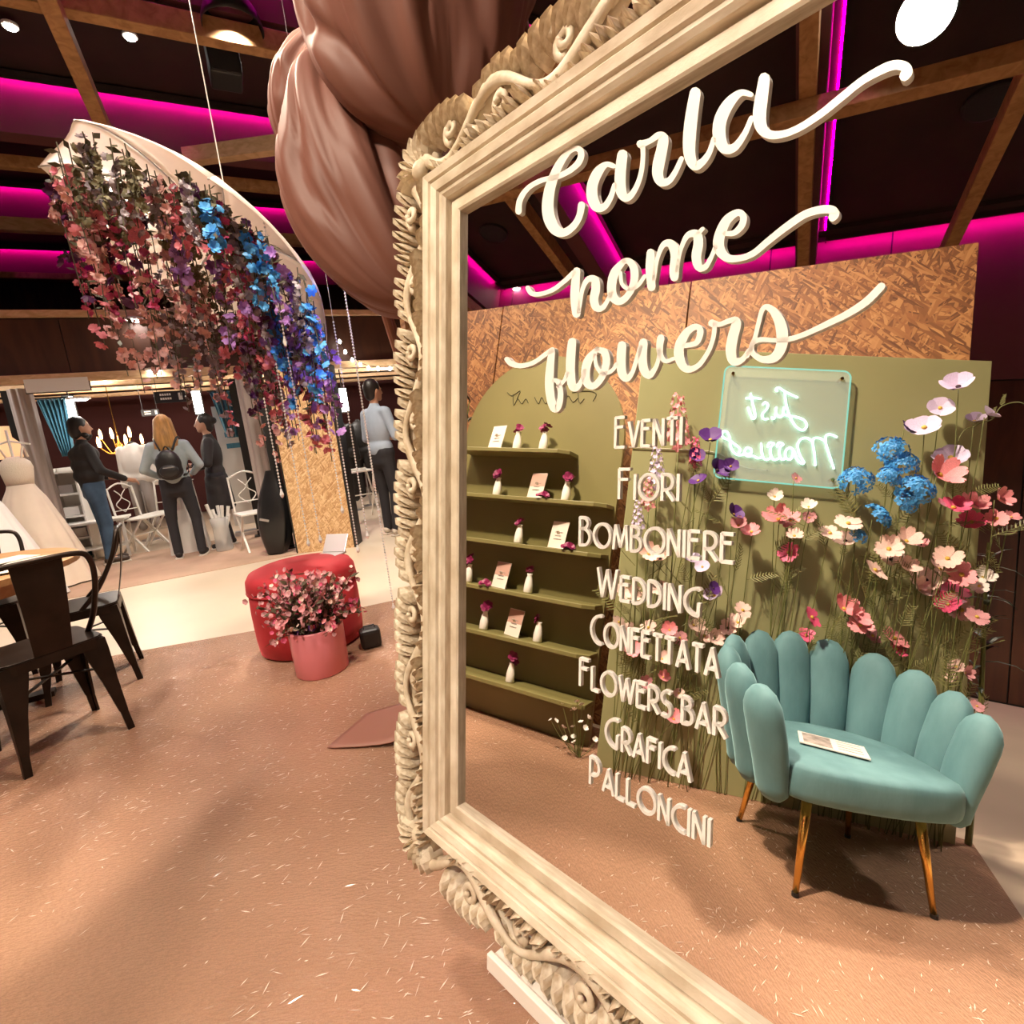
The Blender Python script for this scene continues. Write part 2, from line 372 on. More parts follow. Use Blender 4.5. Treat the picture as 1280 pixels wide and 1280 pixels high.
for px in ((12, 30), (162, 43), (360, 65)):
    downlight(Vector(at_z(*px, CZ-.06)), .045, 'small white ceiling spot in the dark roof', 'small roof spots')
downlight(Vector(m_z(647, 360, CZ-.06)), .07, 'lone white ceiling spot near the stained side wall', 'small roof spots by the wall')
for px in ((193, 463), (168, 400)):
    p = at_eta(*px, FE-.15); downlight(Vector((p[0], p[1], p[2]+.02)), .07, 'round white downlight at the stand fascia', 'fascia downlights')
for px, d in (((617, 290), .2), ((1240, 125), .2)):
    o = thing('ceiling_speaker', 'round black loudspeaker set into the dark ceiling', 'speaker', Vector(m_z(*px, CZ)), 0, 'round ceiling speakers')
    MB().lathe([(d, 0), (d, -.03), (d*.9, -.035)], 24).build('rim', M_black, o)
    MB().lathe([(d*.86, -.036), (d*.4, -.03)], 24).build('grille', mat('speaker_grille', (.02, .02, .02), .8, bump=.5, bscale=200), o)
p = at_z(278, 70, 4.62)
o = thing('hanging_speaker', 'black box loudspeaker hung from the roof by a bracket', 'speaker', p, TH)
MB().box((0, 0, 0), (.26, .28, .42)).build('cabinet', M_black, o, bevel=.02)
MB().box((0, -.145, -.03), (.22, .01, .34)).build('grille', mat('speaker_grille', (.02, .02, .02), .8), o)
MB().bar((0, 0, .2), (0, 0, .48), .04, .04).build('bracket', M_black, o)

# strong spotlight seen in the mirror
SP = Vector((-2.04, -1.075, 4.45))
o = thing('spotlight', 'strong theatre spotlight hung over the plywood board wall', 'light', SP, 0)
aim = (Vector((.1, 1.0, .8))-SP).normalized(); q = aim.to_track_quat('Z', 'Y').to_matrix()
b_ = MB(); b_.tube([q @ Vector((0, 0, z)) for z in (-.30, -.28, -.05, .04)], [.04, .10, .13, .14], 20); b_.build('housing', M_black, o, True)
MB().tube([q @ Vector((0, 0, z)) for z in (.035, .046)], .105, 20).build('lens', emis('spot_lens', (1, .96, .9), 90), o)
MB().bar((0, 0, .05), (0, 0, .6), .03, .03).build('bracket', M_black, o)

# ------------------------------------------------------------------ board wall, arch shelf, green panel (seen in the mirror)
Q = np.array([-1.35, -.95, 0]); ED = np.array([-.455, .89, 0]); ED /= np.linalg.norm(ED); NM = np.array([ED[1], -ED[0], 0])
WA = math.atan2(ED[1], ED[0])
ow = thing('board_wall', 'tall wall of raw chipboard panels behind the olive green displays', 'wall panel', Q, WA)
for s0, s1 in ((.03, 1.27), (1.28, 2.52), (2.53, 2.98)):
    MB().box(((s0+s1)/2, .01, 1.28), (s1-s0, .018, 2.56)).build('board', M_osb, ow)
for s_ in (.06, 1.27, 2.5): MB().box((s_, .045, 1.27), (.06, .05, 2.5)).build('stud', M_raft, ow)

M_olive = mat('olive_paint', (.175, .155, .055), .45, var=.08, vscale=3)
M_green = mat('sage_paint', (.30, .30, .145), .42, var=.08, vscale=2.5)
A0 = m_z(735, 935)
ar = thing('arch_shelf', 'olive green arched display board with six shelves', 'shelf', A0, WA)
def arch_poly(w_, h_, n=28):
    r = w_/2; P = [(0, 0), (w_, 0)]
    for i in range(n+1):
        a = math.pi*i/n; P.append((r+r*math.cos(a), h_-r+r*math.sin(a)))
    return P
AW, AH = .985, 2.02
# local y axis of the arch points away from the room; z up
MB().prism(arch_poly(AW, AH), 0, .03, lambda x, y, z: (x, z+.0, y)).build('back_board', M_olive, ar)
SH = ((1.46, .24, .93), (1.20, .01, .985), (.952, .01, .985), (.70, .01, .985), (.462, .005, .985), (.225, .0, .985))
for z, x0, x1 in SH:
    pl = [(x0, 0), (x1, 0), (x1, -.15), (x0+.055, -.15), (x0, -.11)]
    MB().prism([(x, y) for x, y in pl], z-.022, z).build('shelf_board', M_olive, ar, bevel=.003)
mm = MB()
def on_arch(px, off=0.0):                                  # local coordinates on the arch, off in front of the board
    p = m_plane(px[0], px[1], A0+NM*off, NM)-A0; return float(p @ ED), float(p[2])
M_ink = mat('dark_ink', (.05, .045, .015), .7)
for st in ([(634, 492), (640, 496), (650, 490), (646, 500)], [(641, 494), (642, 508), (647, 500), (652, 506), (657, 500), (660, 505)],
           [(668, 498), (673, 506), (677, 498), (682, 506), (690, 496), (693, 504)], [(700, 500), (705, 505), (710, 496), (716, 504), (722, 499)],
           [(722, 486), (724, 505), (730, 500)], [(715, 492), (735, 490), (745, 494), (741, 503)]):
    pts = [on_arch(q_, .001) for q_ in st]
    mm.tube([(x, -.002, z) for x, z in smoothpts(pts, 4)], .0022, 5)
mm.build('handwriting', M_ink, ar)

B0 = m_z(750, 960); B1 = m_z(1194, 1058); B0[2] = B1[2] = 0
PE = (B1-B0); PL = float(np.linalg.norm(PE)); PE /= PL; PN = np.array([-PE[1], PE[0], 0]); PA = math.atan2(PE[1], PE[0])
ar.location.z = .006
pn = thing('green_panel', 'sage green rectangular backdrop panel carrying the lit sign', 'panel', B0, PA)
MB().box((PL/2-.01, -.015, .975), (PL+.02, .03, 1.95)).build('board', M_green, pn, bevel=.002)
pn.location.z = .006
MB().box((PL/2, -.05, .2), (PL*.9, .04, .05)).build('rear_batten', M_raft, pn)
for s_ in (.2, PL-.2): MB().bar((s_, -.05, 1.3), (s_, -.11, .01), .04, .03).build('rear_strut', M_raft, pn)
def on_panel(px, off=0.0):
    p = m_plane(px[0], px[1], B0+PN*off, PN)-B0; return float(p @ PE), float(p[2])

# ================================================================== MIRROR
MO = mir(577, 1005)
MA = np.array([-MN[1], MN[0], 0]); MA /= np.linalg.norm(MA); MB_ = np.cross(MN, MA)
GW, GH = .865, 1.217
def uv(x, y):
    p = mir(x, y)-MO; return float(p @ MA), float(p @ MB_)
M_mirror = mat('mirror_silver', (.93, .91, .88), .0, 1.0)
M_carve = mat('whitewashed_carved_wood', (.72, .64, .51), .6, col2=(.50, .39, .26), var=.2, vscale=22, bump=.15, bscale=120)
M_mould = mat('whitewashed_moulding', (.72, .64, .51), .55, col2=(.54, .44, .31), var=.2, vscale=5, bump=.12, bscale=70, stretch=(3, 3, 20))
mr = thing('mirror', 'big leaning mirror in a white carved frame with white lettering on the glass', 'mirror')
mr.matrix_world = Matrix([[MA[i], MB_[i], MN[i], MO[i]] for i in range(3)]+[[0, 0, 0, 1]])
MB().box((GW/2, GH/2, -.004), (GW+.01, GH+.01, .008)).build('glass', M_mirror, mr)
MB().box((GW/2, GH/2, -.02), (GW+.16, GH+.16, .02)).build('back_board', M_raft, mr)
PROF = [(0, -.008), (0, .010), (.004, .013), (.024, .012), (.0265, .004), (.031, .004), (.033, .020), (.040, .026), (.047, .026), (.050, .032),
        (.064, .036), (.070, .031), (.073, .036), (.086, .040), (.092, .034), (.092, -.012)]
def mould(side):
    b = MB(); n = len(PROF); vs = []
    for t, h in PROF:
        if side == 'b': a, c = (-t, -t), (GW+t, -t)
        if side == 't': a, c = (-t, GH+t), (GW+t, GH+t)
        if side == 'l': a, c = (-t, -t), (-t, GH+t)
        if side == 'r': a, c = (GW+t, -t), (GW+t, GH+t)
        vs += [(*a, h), (*c, h)]
    fs = [(2*i, 2*i+1, 2*i+3, 2*i+2) for i in range(n-1)]+[(2*n-2, 2*n-1, 1, 0)]
    return b.add(vs, fs)
for s_ in 'btlr': mould(s_).build('moulding', M_mould, mr)

# carved leaf: almond outline, folded along its midrib, standing proud of the frame
M_lf = mat('whitewashed_carved_leaf', (.70, .62, .49), .6, col2=(.44, .33, .21), var=.2, vscale=2.6)
def leaf_mb():
    b = MB(); st = ((0, .12), (.12, .34), (.36, .5), (.62, .46), (.84, .27), (1, .03)); vs, fs = [], []
    for t, hw in st:
        bend = .14*math.sin(t*2.2); zz = .50+.58*math.sin(min(1, t*1.1)*math.pi*.72)
        vs += [(t, -hw+bend, -.3), (t, -hw+bend, .60*zz), (t, -hw*.5+bend, 1.0*zz), (t, bend, .62*zz), (t, hw*.5+bend, 1.05*zz), (t, hw+bend, .60*zz), (t, hw+bend, -.3)]
    for i in range(len(st)-1):
        for k in range(6): fs.append((i*7+k, (i+1)*7+k, (i+1)*7+k+1, i*7+k+1))
    fs.append(tuple(range(6, -1, -1))); k = (len(st)-1)*7; fs.append(tuple(range(k, k+7)))
    return b.add(vs, fs)
LEAFB = leaf_mb(); LEAF = LEAFB.mesh('carved_leaf', M_lf); NLEAF = [0]; REST = MB()
def put_leaf(parent, u, v, ang, ln, wd, h=.03, w0=.0):
    if NLEAF[0] >= 296 or parent is None:                  # past the limit the leaves are joined into one part
        c_, s_ = math.cos(ang), math.sin(ang)
        REST.add([(u+x*ln*c_-y*wd*s_, v+x*ln*s_+y*wd*c_, w0+z*h) for x, y, z in LEAFB.v], LEAFB.f); return
    NLEAF[0] += 1
    o = bpy.data.objects.new('carved_leaf', LEAF); COL.objects.link(o); o.parent = parent
    o.location = (u, v, w0); o.rotation_euler = (0, 0, ang); o.scale = (ln, wd, h)
def vine(side, length, width, lam, ph=0.):
    """one border of the frame: an S-scroll stem with a fern leaf and a volute in every bend"""
    T = {'l': lambda s, q: (-.092-q*width, s), 'r': lambda s, q: (GW+.092+q*width, s),
         't': lambda s, q: (s, GH+.092+q*width), 'b': lambda s, q: (s, -.092-q*width)}[side]
    s0 = -.15; half = lam/2; nh = int(length/half)
    q_of = lambda s: .48+.36*math.sin(2*math.pi*(s-s0)/lam+ph)
    stem = []; n = int(length/.012)
    for i in range(n+1):
        s = s0+length*i/n; stem.append(Vector((*T(s, q_of(s)), .022+.004*math.sin(9*s))))
    b = MB(); b.tube(stem, [.0075+.002*math.sin(i*.37) for i in range(len(stem))], 8, sq=(1, 1.35), up=(0, 0, 1))
    b.tube([p+Vector((0, 0, -.02)) for p in stem], .010, 6)
    a, c = T(s0, .03), T(s0+length, .03); b.bar((*a, -.002), (*c, -.002), .018, .026)
    st = b.build('scroll_stem', M_carve, mr, True); par = None if side == 'r' else st
    for k in range(nh+1):
        sa = s0+k*half-ph/(2*math.pi)*lam
        if sa < s0-.01 or sa+half > s0+length+.05: continue
        mid = sa+half/2; sg = 1 if math.sin(2*math.pi*(mid-s0)/lam+ph) > 0 else -1
        bm = MB(); pts = []; cs, cq = mid+half*.16, .50-.08*sg; cu, cv_ = T(cs, cq)
        for j in range(20):
            a = j*.45*sg+1.57*sg; r = .0205-.00085*j; pts.append((cu+r*math.cos(a), cv_+r*math.sin(a), .020+.0006*j))
        bm.tube(pts, [.0068-.0001*j for j in range(20)], 6, sq=(1, 1.4)); bm.build('volute', M_carve, mr, True)
        # fern leaf filling the bowl: leaflets fan from a curved midrib
        for j in range(6):
            t = j/5; s = sa+half*(.02+.80*t); q = .52-sg*(.08+.10*math.sin(t*3.14)); u_, v_ = T(s, q)
            u2, v2 = T(s+.030+.020*t, q-sg*(.52-.15*t)); put_leaf(par, u_, v_, math.atan2(v2-v_, u2-u_), .052-.008*abs(t-.5), .0225, .042, .0)
        # comb of leaflets riding on the outside of the stem
        for j in range(5):
            t = (j+.3)/5; s = sa+half*(.10+.85*t); q = q_of(s)+sg*.02; u_, v_ = T(s, q)
            u2, v2 = T(s+.034, q+sg*.30); put_leaf(par, u_, v_, math.atan2(v2-v_, u2-u_), .042, .0195, .037, .0)
BW = .098
vine('l', GH+.30, BW, .29, 0.)
vine('b', GW+.30, BW, .29, .6)
vine('t', GW+.30, BW, .29, 2.2)
vine('r', GH+.30, BW, .29, 0.)
# corner leaves and the raised crest over the top centre
cr_ = MB().ell((-.12, GH+.12, .022), (.022, .022, .016)).build('corner_boss', M_carve, mr, True); cr2 = MB().ell((-.125, -.125, .022), (.022, .022, .016)).build('corner_boss', M_carve, mr, True)
for (bo_, cu, cv_, a0) in ((cr_, -.12, GH+.12, 1.2), (cr2, -.125, -.125, 2.9)):
    for j in range(8): put_leaf(None, cu+.010*math.cos(a0+j*.36), cv_+.010*math.sin(a0+j*.36), a0+j*.36-.1, .066, .030, .036)
crest = MB()
for sg in (-1, 1):
    arc = [(GW/2+sg*(.19-.185*math.sin(a)), GH+.175+.115*math.sin(a), .022) for a in [i*.105 for i in range(16)]]
    crest.tube(smoothpts(arc, 2), .0125, 8, sq=(1, 1.4))
    sp = [(GW/2+sg*(.11+(.042-.0016*j)*math.cos(j*.4+1.2)), GH+.20+(.042-.0016*j)*math.sin(j*.4+1.2), .024) for j in range(22)]
    crest.tube(sp, .009, 7, sq=(1, 1.4))
crest.build('crest_scroll', M_carve, mr, True)
for sg in (-1, 1):
    for j in range(6):
        a = math.pi/2-sg*(.25+.27*j); put_leaf(None, GW/2+sg*.012*j, GH+.19+.01*j, a, .085-.006*j, .036, .034, .004)
rs = REST.build('carved_leafwork', M_carve, mr); rs['kind'] = 'stuff'

# ------------------------------------------------------------------ lettering, cut from white acrylic and stuck to the glass
M_letter = mat('white_acrylic_letter', (.86, .84, .78), .35)
LT = .0048
def brush(b, pts, k=6, z0=0.):
    """calligraphic stroke: centre line with a width at every point, as on the glass"""
    S = smoothpts(pts, k); L_, R_ = [], []
    for i, p in enumerate(S):
        d = S[min(i+1, len(S)-1)][:2]-S[max(i-1, 0)][:2]; d = d/(np.linalg.norm(d)+1e-9); nrm = np.array([-d[1], d[0]])*p[2]/2
        L_.append(p[:2]+nrm); R_.append(p[:2]-nrm)
    def fan(c, frm, dr, wdt):
        out = []
        for t in (.25, .5, .75):
            a = math.pi*t; out.append(c+frm*math.cos(a)+dr*(wdt/2)*math.sin(a))
        return out
    d0 = S[0][:2]-S[1][:2]; d0 = d0/np.linalg.norm(d0); d1 = S[-1][:2]-S[-2][:2]; d1 = d1/np.linalg.norm(d1)
    A = [uv(*p) for p in L_]; B = [uv(*p) for p in R_]; n = len(A)
    vs = [(*p, z) for z in (z0, LT) for p in A+B]; m = 2*n; fs = []
    for i in range(n-1):
        fs += [(i, n+i, n+i+1, i+1), (m+i, m+i+1, m+n+i+1, m+n+i), (i, i+1, m+i+1, m+i), (n+i+1, n+i, m+n+i, m+n+i+1)]
    fs += [(0, m, m+n, n), (n-1, 2*n-1, m+2*n-1, m+n-1)]
    b.add(vs, fs)
    for c, frm, dr, wd in ((S[0][:2], L_[0]-S[0][:2], d0, S[0][2]), (S[-1][:2], R_[-1]-S[-1][:2], d1, S[-1][2])):
        pts_ = [c+frm]+fan(c, frm, dr, wd)+[c-frm]
        poly = [uv(*p) for p in pts_]
        b.prism(poly, z0, LT)
def crop(x0, y0, s): return lambda pts: [(x0+x*s, y0+y*s, w_*s) for x, y, w_ in pts]
cA, cB, cC, cD = crop(620, 60, 260/1280), crop(840, 60, .25), crop(620, 240, 240/1097), crop(800, 240, .25)
WORDS = {'script_word_top': [
    cA([(150, 1012, 40), (160, 940, 36), (210, 868, 32), (290, 822, 31), (380, 802, 33), (460, 765, 36), (520, 712, 40), (536, 655, 40), (510, 625, 36), (465, 640, 36), (415, 700, 46), (372, 785, 56), (342, 880, 66), (330, 980, 72), (342, 1062, 74), (378, 1125, 66), (430, 1142, 50), (490, 1100, 42), (525, 1040, 40), (538, 972, 44)]),
    cA([(735, 735, 30), (690, 725, 36), (640, 770, 60), (605, 850, 66), (605, 930, 68), (632, 985, 60), (675, 985, 42), (715, 930, 34), (742, 850, 30)]),
    cA([(790, 665, 64), (780, 740, 66), (775, 830, 68), (785, 900, 62), (812, 930, 50), (850, 905, 36), (885, 840, 32), (905, 770, 30), (915, 690, 28), (915, 620, 30)]),
    cA([(900, 600, 50), (915, 598, 44), (960, 580, 34), (1010, 548, 42), (1040, 565, 62), (1030, 640, 68), (1012, 720, 72), (1006, 790, 66), (1030, 835, 54), (1075, 825, 40), (1115, 770, 34), (1152, 690, 30)]),
    cB([(125, 232, 55), (108, 340, 62), (96, 450, 64), (97, 545, 58), (122, 597, 46), (160, 578, 36), (195, 530, 28), (217, 465, 26)]),
    cB([(402, 243, 26), (350, 235, 34), (290, 290, 56), (250, 370, 64), (245, 450, 64), (270, 510, 54), (320, 505, 40), (370, 440, 30), (405, 360, 26)]),
    cB([(470, 162, 56), (455, 260, 64), (445, 350, 66), (457, 412, 58), (500, 443, 44), (570, 438, 36), (650, 405, 35), (750, 340, 36), (850, 260, 37), (950, 180, 38), (1050, 122, 45), (1120, 98, 48), (1170, 108, 52), (1180, 132, 54), (1165, 155, 48)])],
  'script_word_middle': [
    cC([(192, 552, 28), (215, 584, 28), (270, 586, 26), (340, 560, 26), (400, 515, 26), (455, 465, 30)]),
    cC([(472, 455, 42), (463, 540, 50), (462, 620, 52), (470, 700, 48)]),
    cC([(482, 690, 24), (490, 640, 24), (505, 560, 24), (535, 505, 32), (575, 507, 46), (580, 560, 50), (570, 620, 50), (585, 665, 44), (620, 665, 30), (650, 620, 24), (670, 575, 24)]),
    cC([(740, 400, 30), (692, 460, 50), (672, 530, 52), (677, 598, 52), (712, 630, 44), (760, 600, 36), (795, 530, 42), (800, 450, 46), (772, 402, 36), (740, 400, 30)]),
    cC([(722, 465, 20), (730, 530, 22), (770, 560, 22), (820, 540, 22), (860, 485, 22)]),
    cD([(62, 308, 40), (60, 390, 46), (66, 480, 42)]),
    cD([(78, 440, 20), (95, 340, 20), (125, 270, 28), (165, 267, 44), (185, 320, 48), (180, 390, 48), (180, 430, 44)]),
    cD([(193, 400, 20), (210, 300, 20), (245, 225, 28), (290, 217, 44), (300, 260, 48), (290, 330, 48), (302, 380, 42), (335, 380, 28), (365, 330, 22), (388, 275, 22)]),
    cD([(300, 212, 22), (322, 190, 20)]),
    cD([(432, 215, 24), (480, 210, 28), (518, 170, 34), (524, 128, 34), (495, 110, 34), (440, 150, 46), (405, 230, 54), (405, 290, 54), (440, 333, 42), (500, 338, 32), (570, 315, 31), (650, 250, 33), (740, 180, 36), (830, 120, 38), (910, 96, 40), (962, 97, 44), (980, 115, 46), (968, 135, 42)])],
  'script_word_bottom': [
    cC([(72, 958, 28), (100, 985, 30), (160, 995, 28), (230, 975, 25), (290, 932, 26), (332, 905, 30)]),
    cC([(330, 915, 36), (320, 1000, 46), (315, 1100, 50), (325, 1190, 48), (345, 1240, 44), (370, 1220, 36), (380, 1150, 32), (365, 1090, 28), (338, 1075, 20)]),
    cC([(365, 1115, 22), (400, 1080, 22), (418, 1035, 22)]),
    cC([(446, 860, 48), (438, 940, 52), (436, 1040, 52), (447, 1110, 48), (472, 1120, 36), (500, 1080, 24), (517, 1025, 24)]),
    cC([(588, 903, 30), (540, 960, 48), (522, 1030, 50), (532, 1095, 46), (570, 1110, 38), (615, 1060, 38), (640, 980, 42), (630, 920, 42), (588, 903, 30)]),
    cC([(575, 935, 20), (585, 1000, 22), (620, 1040, 22), (670, 1025, 22), (700, 985, 22)]),
    cC([(730, 880, 50), (725, 960, 52), (730, 1035, 50), (755, 1068, 40), (787, 1038, 26), (812, 965, 24), (835, 890, 26)]),
    cC([(852, 865, 50), (846, 950, 52), (856, 1020, 50), (885, 1050, 40), (920, 1010, 26), (938, 960, 24), (948, 900, 24)]),
    cC([(952, 838, 42), (945, 890, 38), (952, 940, 32), (980, 970, 24), (1025, 955, 22)]),
    cD([(228, 772, 24), (290, 757, 28), (310, 702, 32), (290, 677, 30), (245, 702, 38), (207, 770, 48), (207, 838, 48), (240, 888, 36), (300, 870, 26), (350, 800, 22), (375, 730, 22), (382, 665, 24)]),
    cD([(368, 660, 38), (380, 662, 32), (410, 665, 24), (460, 647, 28), (490, 655, 46), (472, 730, 52), (462, 800, 52), (477, 850, 44), (520, 840, 28), (552, 795, 22)]),
    cD([(545, 822, 22), (580, 740, 22), (600, 660, 22), (620, 592, 24), (650, 582, 32), (690, 622, 48), (715, 690, 58), (715, 770, 56), (680, 830, 46), (620, 840, 34), (572, 810, 26), (570, 762, 24), (610, 742, 24), (680, 745, 22), (750, 740, 26), (830, 715, 26), (940, 665, 30), (1050, 610, 34), (1140, 550, 38), (1213, 477, 38)])]}
for nm_, strokes in WORDS.items():
    b = MB()
    for i, st in enumerate(strokes): brush(b, st, 6, 0.)
    b.build(nm_, M_letter, mr)

# art-deco capitals: strokes in a 1-high box
def arcp(cx, cy, rx, ry, a0, a1, n=14): return [(cx+rx*math.cos(math.radians(a0+(a1-a0)*i/n)), cy+ry*math.sin(math.radians(a0+(a1-a0)*i/n))) for i in range(n+1)]
GL = {'E': (.46, [[(.42, 1), (0, 1), (0, 0), (.44, 0)], [(0, .68), (.36, .68)]]), 'V': (.56, [[(0, 1), (.28, 0), (.56, 1)]]),
      'N': (.50, [[(0, 0), (0, 1), (.48, 0), (.48, 1)]]), 'T': (.50, [[(0, 1), (.5, 1)], [(.25, 1), (.25, 0)]]), 'I': (.04, [[(.02, 0), (.02, 1)]]),
      'F': (.46, [[(.44, 1), (0, 1), (0, 0)], [(0, .66), (.36, .66)]]), 'O': (.92, [arcp(.46, .5, .46, .5, 0, 360, 26)]),
      'R': (.50, [[(0, 0), (0, 1)]+arcp(.14, .70, .32, .30, 90, -90, 10)+[(.0, .40)], [(.16, .40), (.50, 0)]]),
      'B': (.50, [[(0, 0), (0, 1)]+arcp(.14, .80, .24, .20, 90, -90, 8)+[(.0, .60)], [(.1, .60)]+arcp(.16, .30, .32, .30, 90, -90, 10)+[(0, 0)]]),
      'M': (.74, [[(0, 0), (.10, 1), (.37, .12), (.64, 1), (.74, 0)]]), 'W': (.86, [[(0, 1), (.21, 0), (.43, .96), (.65, 0), (.86, 1)]]),
      'D': (.56, [[(0, 0), (0, 1)]+arcp(.1, .5, .46, .5, 90, -90, 14)+[(0, 0)]]), 'G': (.66, [[(.62, .96)]+arcp(.52, .5, .52, .5, 82, 262, 16)+[(.58, 0), (.60, .46)]]),
      'C': (.58, [[(.56, .98)]+arcp(.5, .5, .5, .5, 84, 276, 16)+[(.58, .02)]]), 'A': (.62, [[(0, 0), (.30, 1), (.62, 0)], [(.12, .26), (.52, .26)]]),
      'L': (.42, [[(0, 1), (0, 0), (.42, 0)]]), 'S': (.44, [[(.42, .97)]+arcp(.24, .76, .24, .24, 75, 250, 10)+arcp(.20, .26, .24, .26, 60, -110, 12)+[(.0, .04)]]),
      'P': (.48, [[(0, 0), (0, 1)]+arcp(.14, .68, .32, .32, 90, -90, 10)+[(.0, .36)]]), ' ': (.22, [])}
DT = .0036
def plain_stroke(b, pts, wd):
    for i in range(len(pts)-1):
        p, q = np.array(pts[i]), np.array(pts[i+1]); d = q-p; L_ = np.linalg.norm(d)
        if L_ < 1e-7: continue
        d /= L_; n_ = np.array([-d[1], d[0]])*wd/2; e = d*wd*.18
        b.prism([tuple(p-e-n_), tuple(q+e-n_), tuple(q+e+n_), tuple(p-e+n_)], 0, DT)
def deco(word, u0, u1, v, cap1=.0445, cap=.0365, wd=.0047):
    W_ = 0; gap = .19
    for i, ch in enumerate(word):
        k = cap1 if (i == 0 or word[i-1] == ' ') else cap; W_ += (GL[ch][0]+gap)*k
    W_ -= gap*cap; fx = (u1-u0)/W_; x = u0; b = MB()
    for i, ch in enumerate(word):
        k = cap1 if i == 0 else cap
        for st in GL[ch][1]: plain_stroke(b, [(x+px*k*fx, v+py*k) for px, py in st], wd)
        x += (GL[ch][0]+gap)*k*fx
    b.build('service_word', M_letter, mr)
for wd_, u0, u1, v in (('EVENTI', .3725, .480, .737), ('FIORI', .381, .478, .6595), ('BOMBONIERE', .3075, .556, .5825), ('WEDDING', .345, .514, .505),
                       ('CONFETTATA', .334, .541, .4285), ('FLOWERS BAR', .313, .558, .351), ('GRAFICA', .366, .507, .272), ('PALLONCINI', .337, .537, .195)):
    deco(wd_, u0, u1, v)

# ------------------------------------------------------------------ white stand under the mirror
def mp_(u, v, w_=0.): return Vector(MO+MA*u+MB_*v+MN*w_)
st = thing('mirror_easel', 'low white wooden easel holding up the carved mirror', 'easel', (0, 0, 0))
VL = -.212
MB().bar(mp_(.15, VL, .005), mp_(.72, VL, .005), .085, .020, up=tuple(MB_)).build('ledge', M_white, st, bevel=.002)
MB().bar(mp_(.15, VL+.006, .053), mp_(.72, VL+.006, .053), .012, .032, up=tuple(MB_)).build('ledge_lip', M_white, st, bevel=.002)
for u in (.27, .60):
    a = mp_(u, VL-.01, .02); MB().bar(a, Vector((a.x-.01, a.y-.01, 0)), .022, .022, up=(1, 0, 0)).build('front_leg', M_white, st)
for u in (.20, .66):
    a = mp_(u, .95, -.055); c = mp_(u, VL-.02, -.055); MB().bar(a, c, .03, .03, up=tuple(MA)).build('back_post', M_white, st)
a = mp_(.43, .9, -.075); MB().bar(a, Vector((a.x-MN[0]*.55, a.y-MN[1]*.55, 0)), .03, .03, up=tuple(MA)).build('rear_leg', M_white, st)
for u in (.20, .66):
    c = mp_(u, VL-.02, -.055); MB().bar(c, Vector((c.x, c.y, 0)), .03, .03, up=tuple(MA)).build('post_foot', M_white, st)

# ================================================================== BOOTH CORNER SEEN IN THE MIRROR
M_velvet = mat('teal_velvet', (.115, .245, .265), .75, sheen=.7, col2=(.075, .18, .20), var=.1, vscale=5, stretch=(2, 2, .7), bump=.08, bscale=40)
M_brass = mat('brass', (.75, .42, .10), .22, 1.0)
ch = thing('shell_armchair', 'teal velvet shell armchair with petal backrest and thin brass legs', 'armchair', (-.93, -.235, .006), -math.pi/2)
# local: +y is the front of the chair
seat = []
for i in range(33):
    a = math.pi*i/32; seat.append((.285*math.cos(a), -.02-.235*math.sin(a)))
seat = [(x, y) for x, y in reversed(seat)]
seat = [(-.285, .10), (-.275, .215), (-.235, .262), (-.12, .283), (0, .29), (.12, .283), (.235, .262), (.275, .215), (.285, .10)]+[(x, y) for x, y in reversed(seat)]
MB().prism(seat, .285, .405).build('seat_cushion', M_velvet, ch, True, bevel=.03, sub=1)
UP = smoothpts([(-.300, .235), (-.322, .11), (-.330, -.03), (-.290, -.165), (-.195, -.262), (-.07, -.300), (.07, -.300), (.195, -.262), (.290, -.165), (.330, -.03), (.322, .11), (.300, .235)], 12)
cum = [0.]
for i in range(1, len(UP)): cum.append(cum[-1]+float(np.linalg.norm(UP[i]-UP[i-1])))
for i in range(11):
    t = (i-5)/5.0; L_ = cum[-1]*(.045+.91*(i/10)); k = max(j for j in range(len(cum)) if cum[j] <= L_); k = min(max(k, 1), len(UP)-2)
    c_ = UP[k]; tg = UP[k+1]-UP[k-1]; tg = Vector((tg[0], tg[1], 0)).normalized(); d = Vector((tg.y, -tg.x, 0)) if tg.y*c_[0]-tg.x*c_[1] > 0 else Vector((-tg.y, tg.x, 0))
    top = .735-.130*abs(t)**1.5; hw = cum[-1]*.052; b = MB(); pts, rd = [], []
    for k in range(16):
        q = k/15; z = .262+(top-.262)*q
        if q > .76: zz = (q-.76)/.24; z = .262+(top-.262)*(.76+.24*math.sin(zz*math.pi/2)); r = hw*math.cos(zz*math.pi/2*.96)
        else: r = hw*(.78+.22*min(1, q/.5))
        if k == 0: r = hw*.5
        pts.append(Vector((c_[0], c_[1], z))+d*(.085*(q**1.4)-.035)); rd.append(max(r, .004))
    b.tube(pts, rd, 18, sq=(1.0, .62), up=tg); b.build('back_petal', M_velvet, ch, True)
for sx, sy in ((-1, 1), (1, 1), (-1, -1), (1, -1)):
    b = MB(); f_ = Vector((sx*.205, sy*.213, 0)); t_ = Vector((sx*.17, sy*.17, .29))
    b.tube([f_, f_+(t_-f_)*.5, t_], [.0085, .012, .016], 12); b.build('leg', M_brass, ch, True)
    b = MB(); b.tube([f_, f_+Vector((0, 0, .012))], .0105, 10); b.build('foot_cap', M_black, ch)

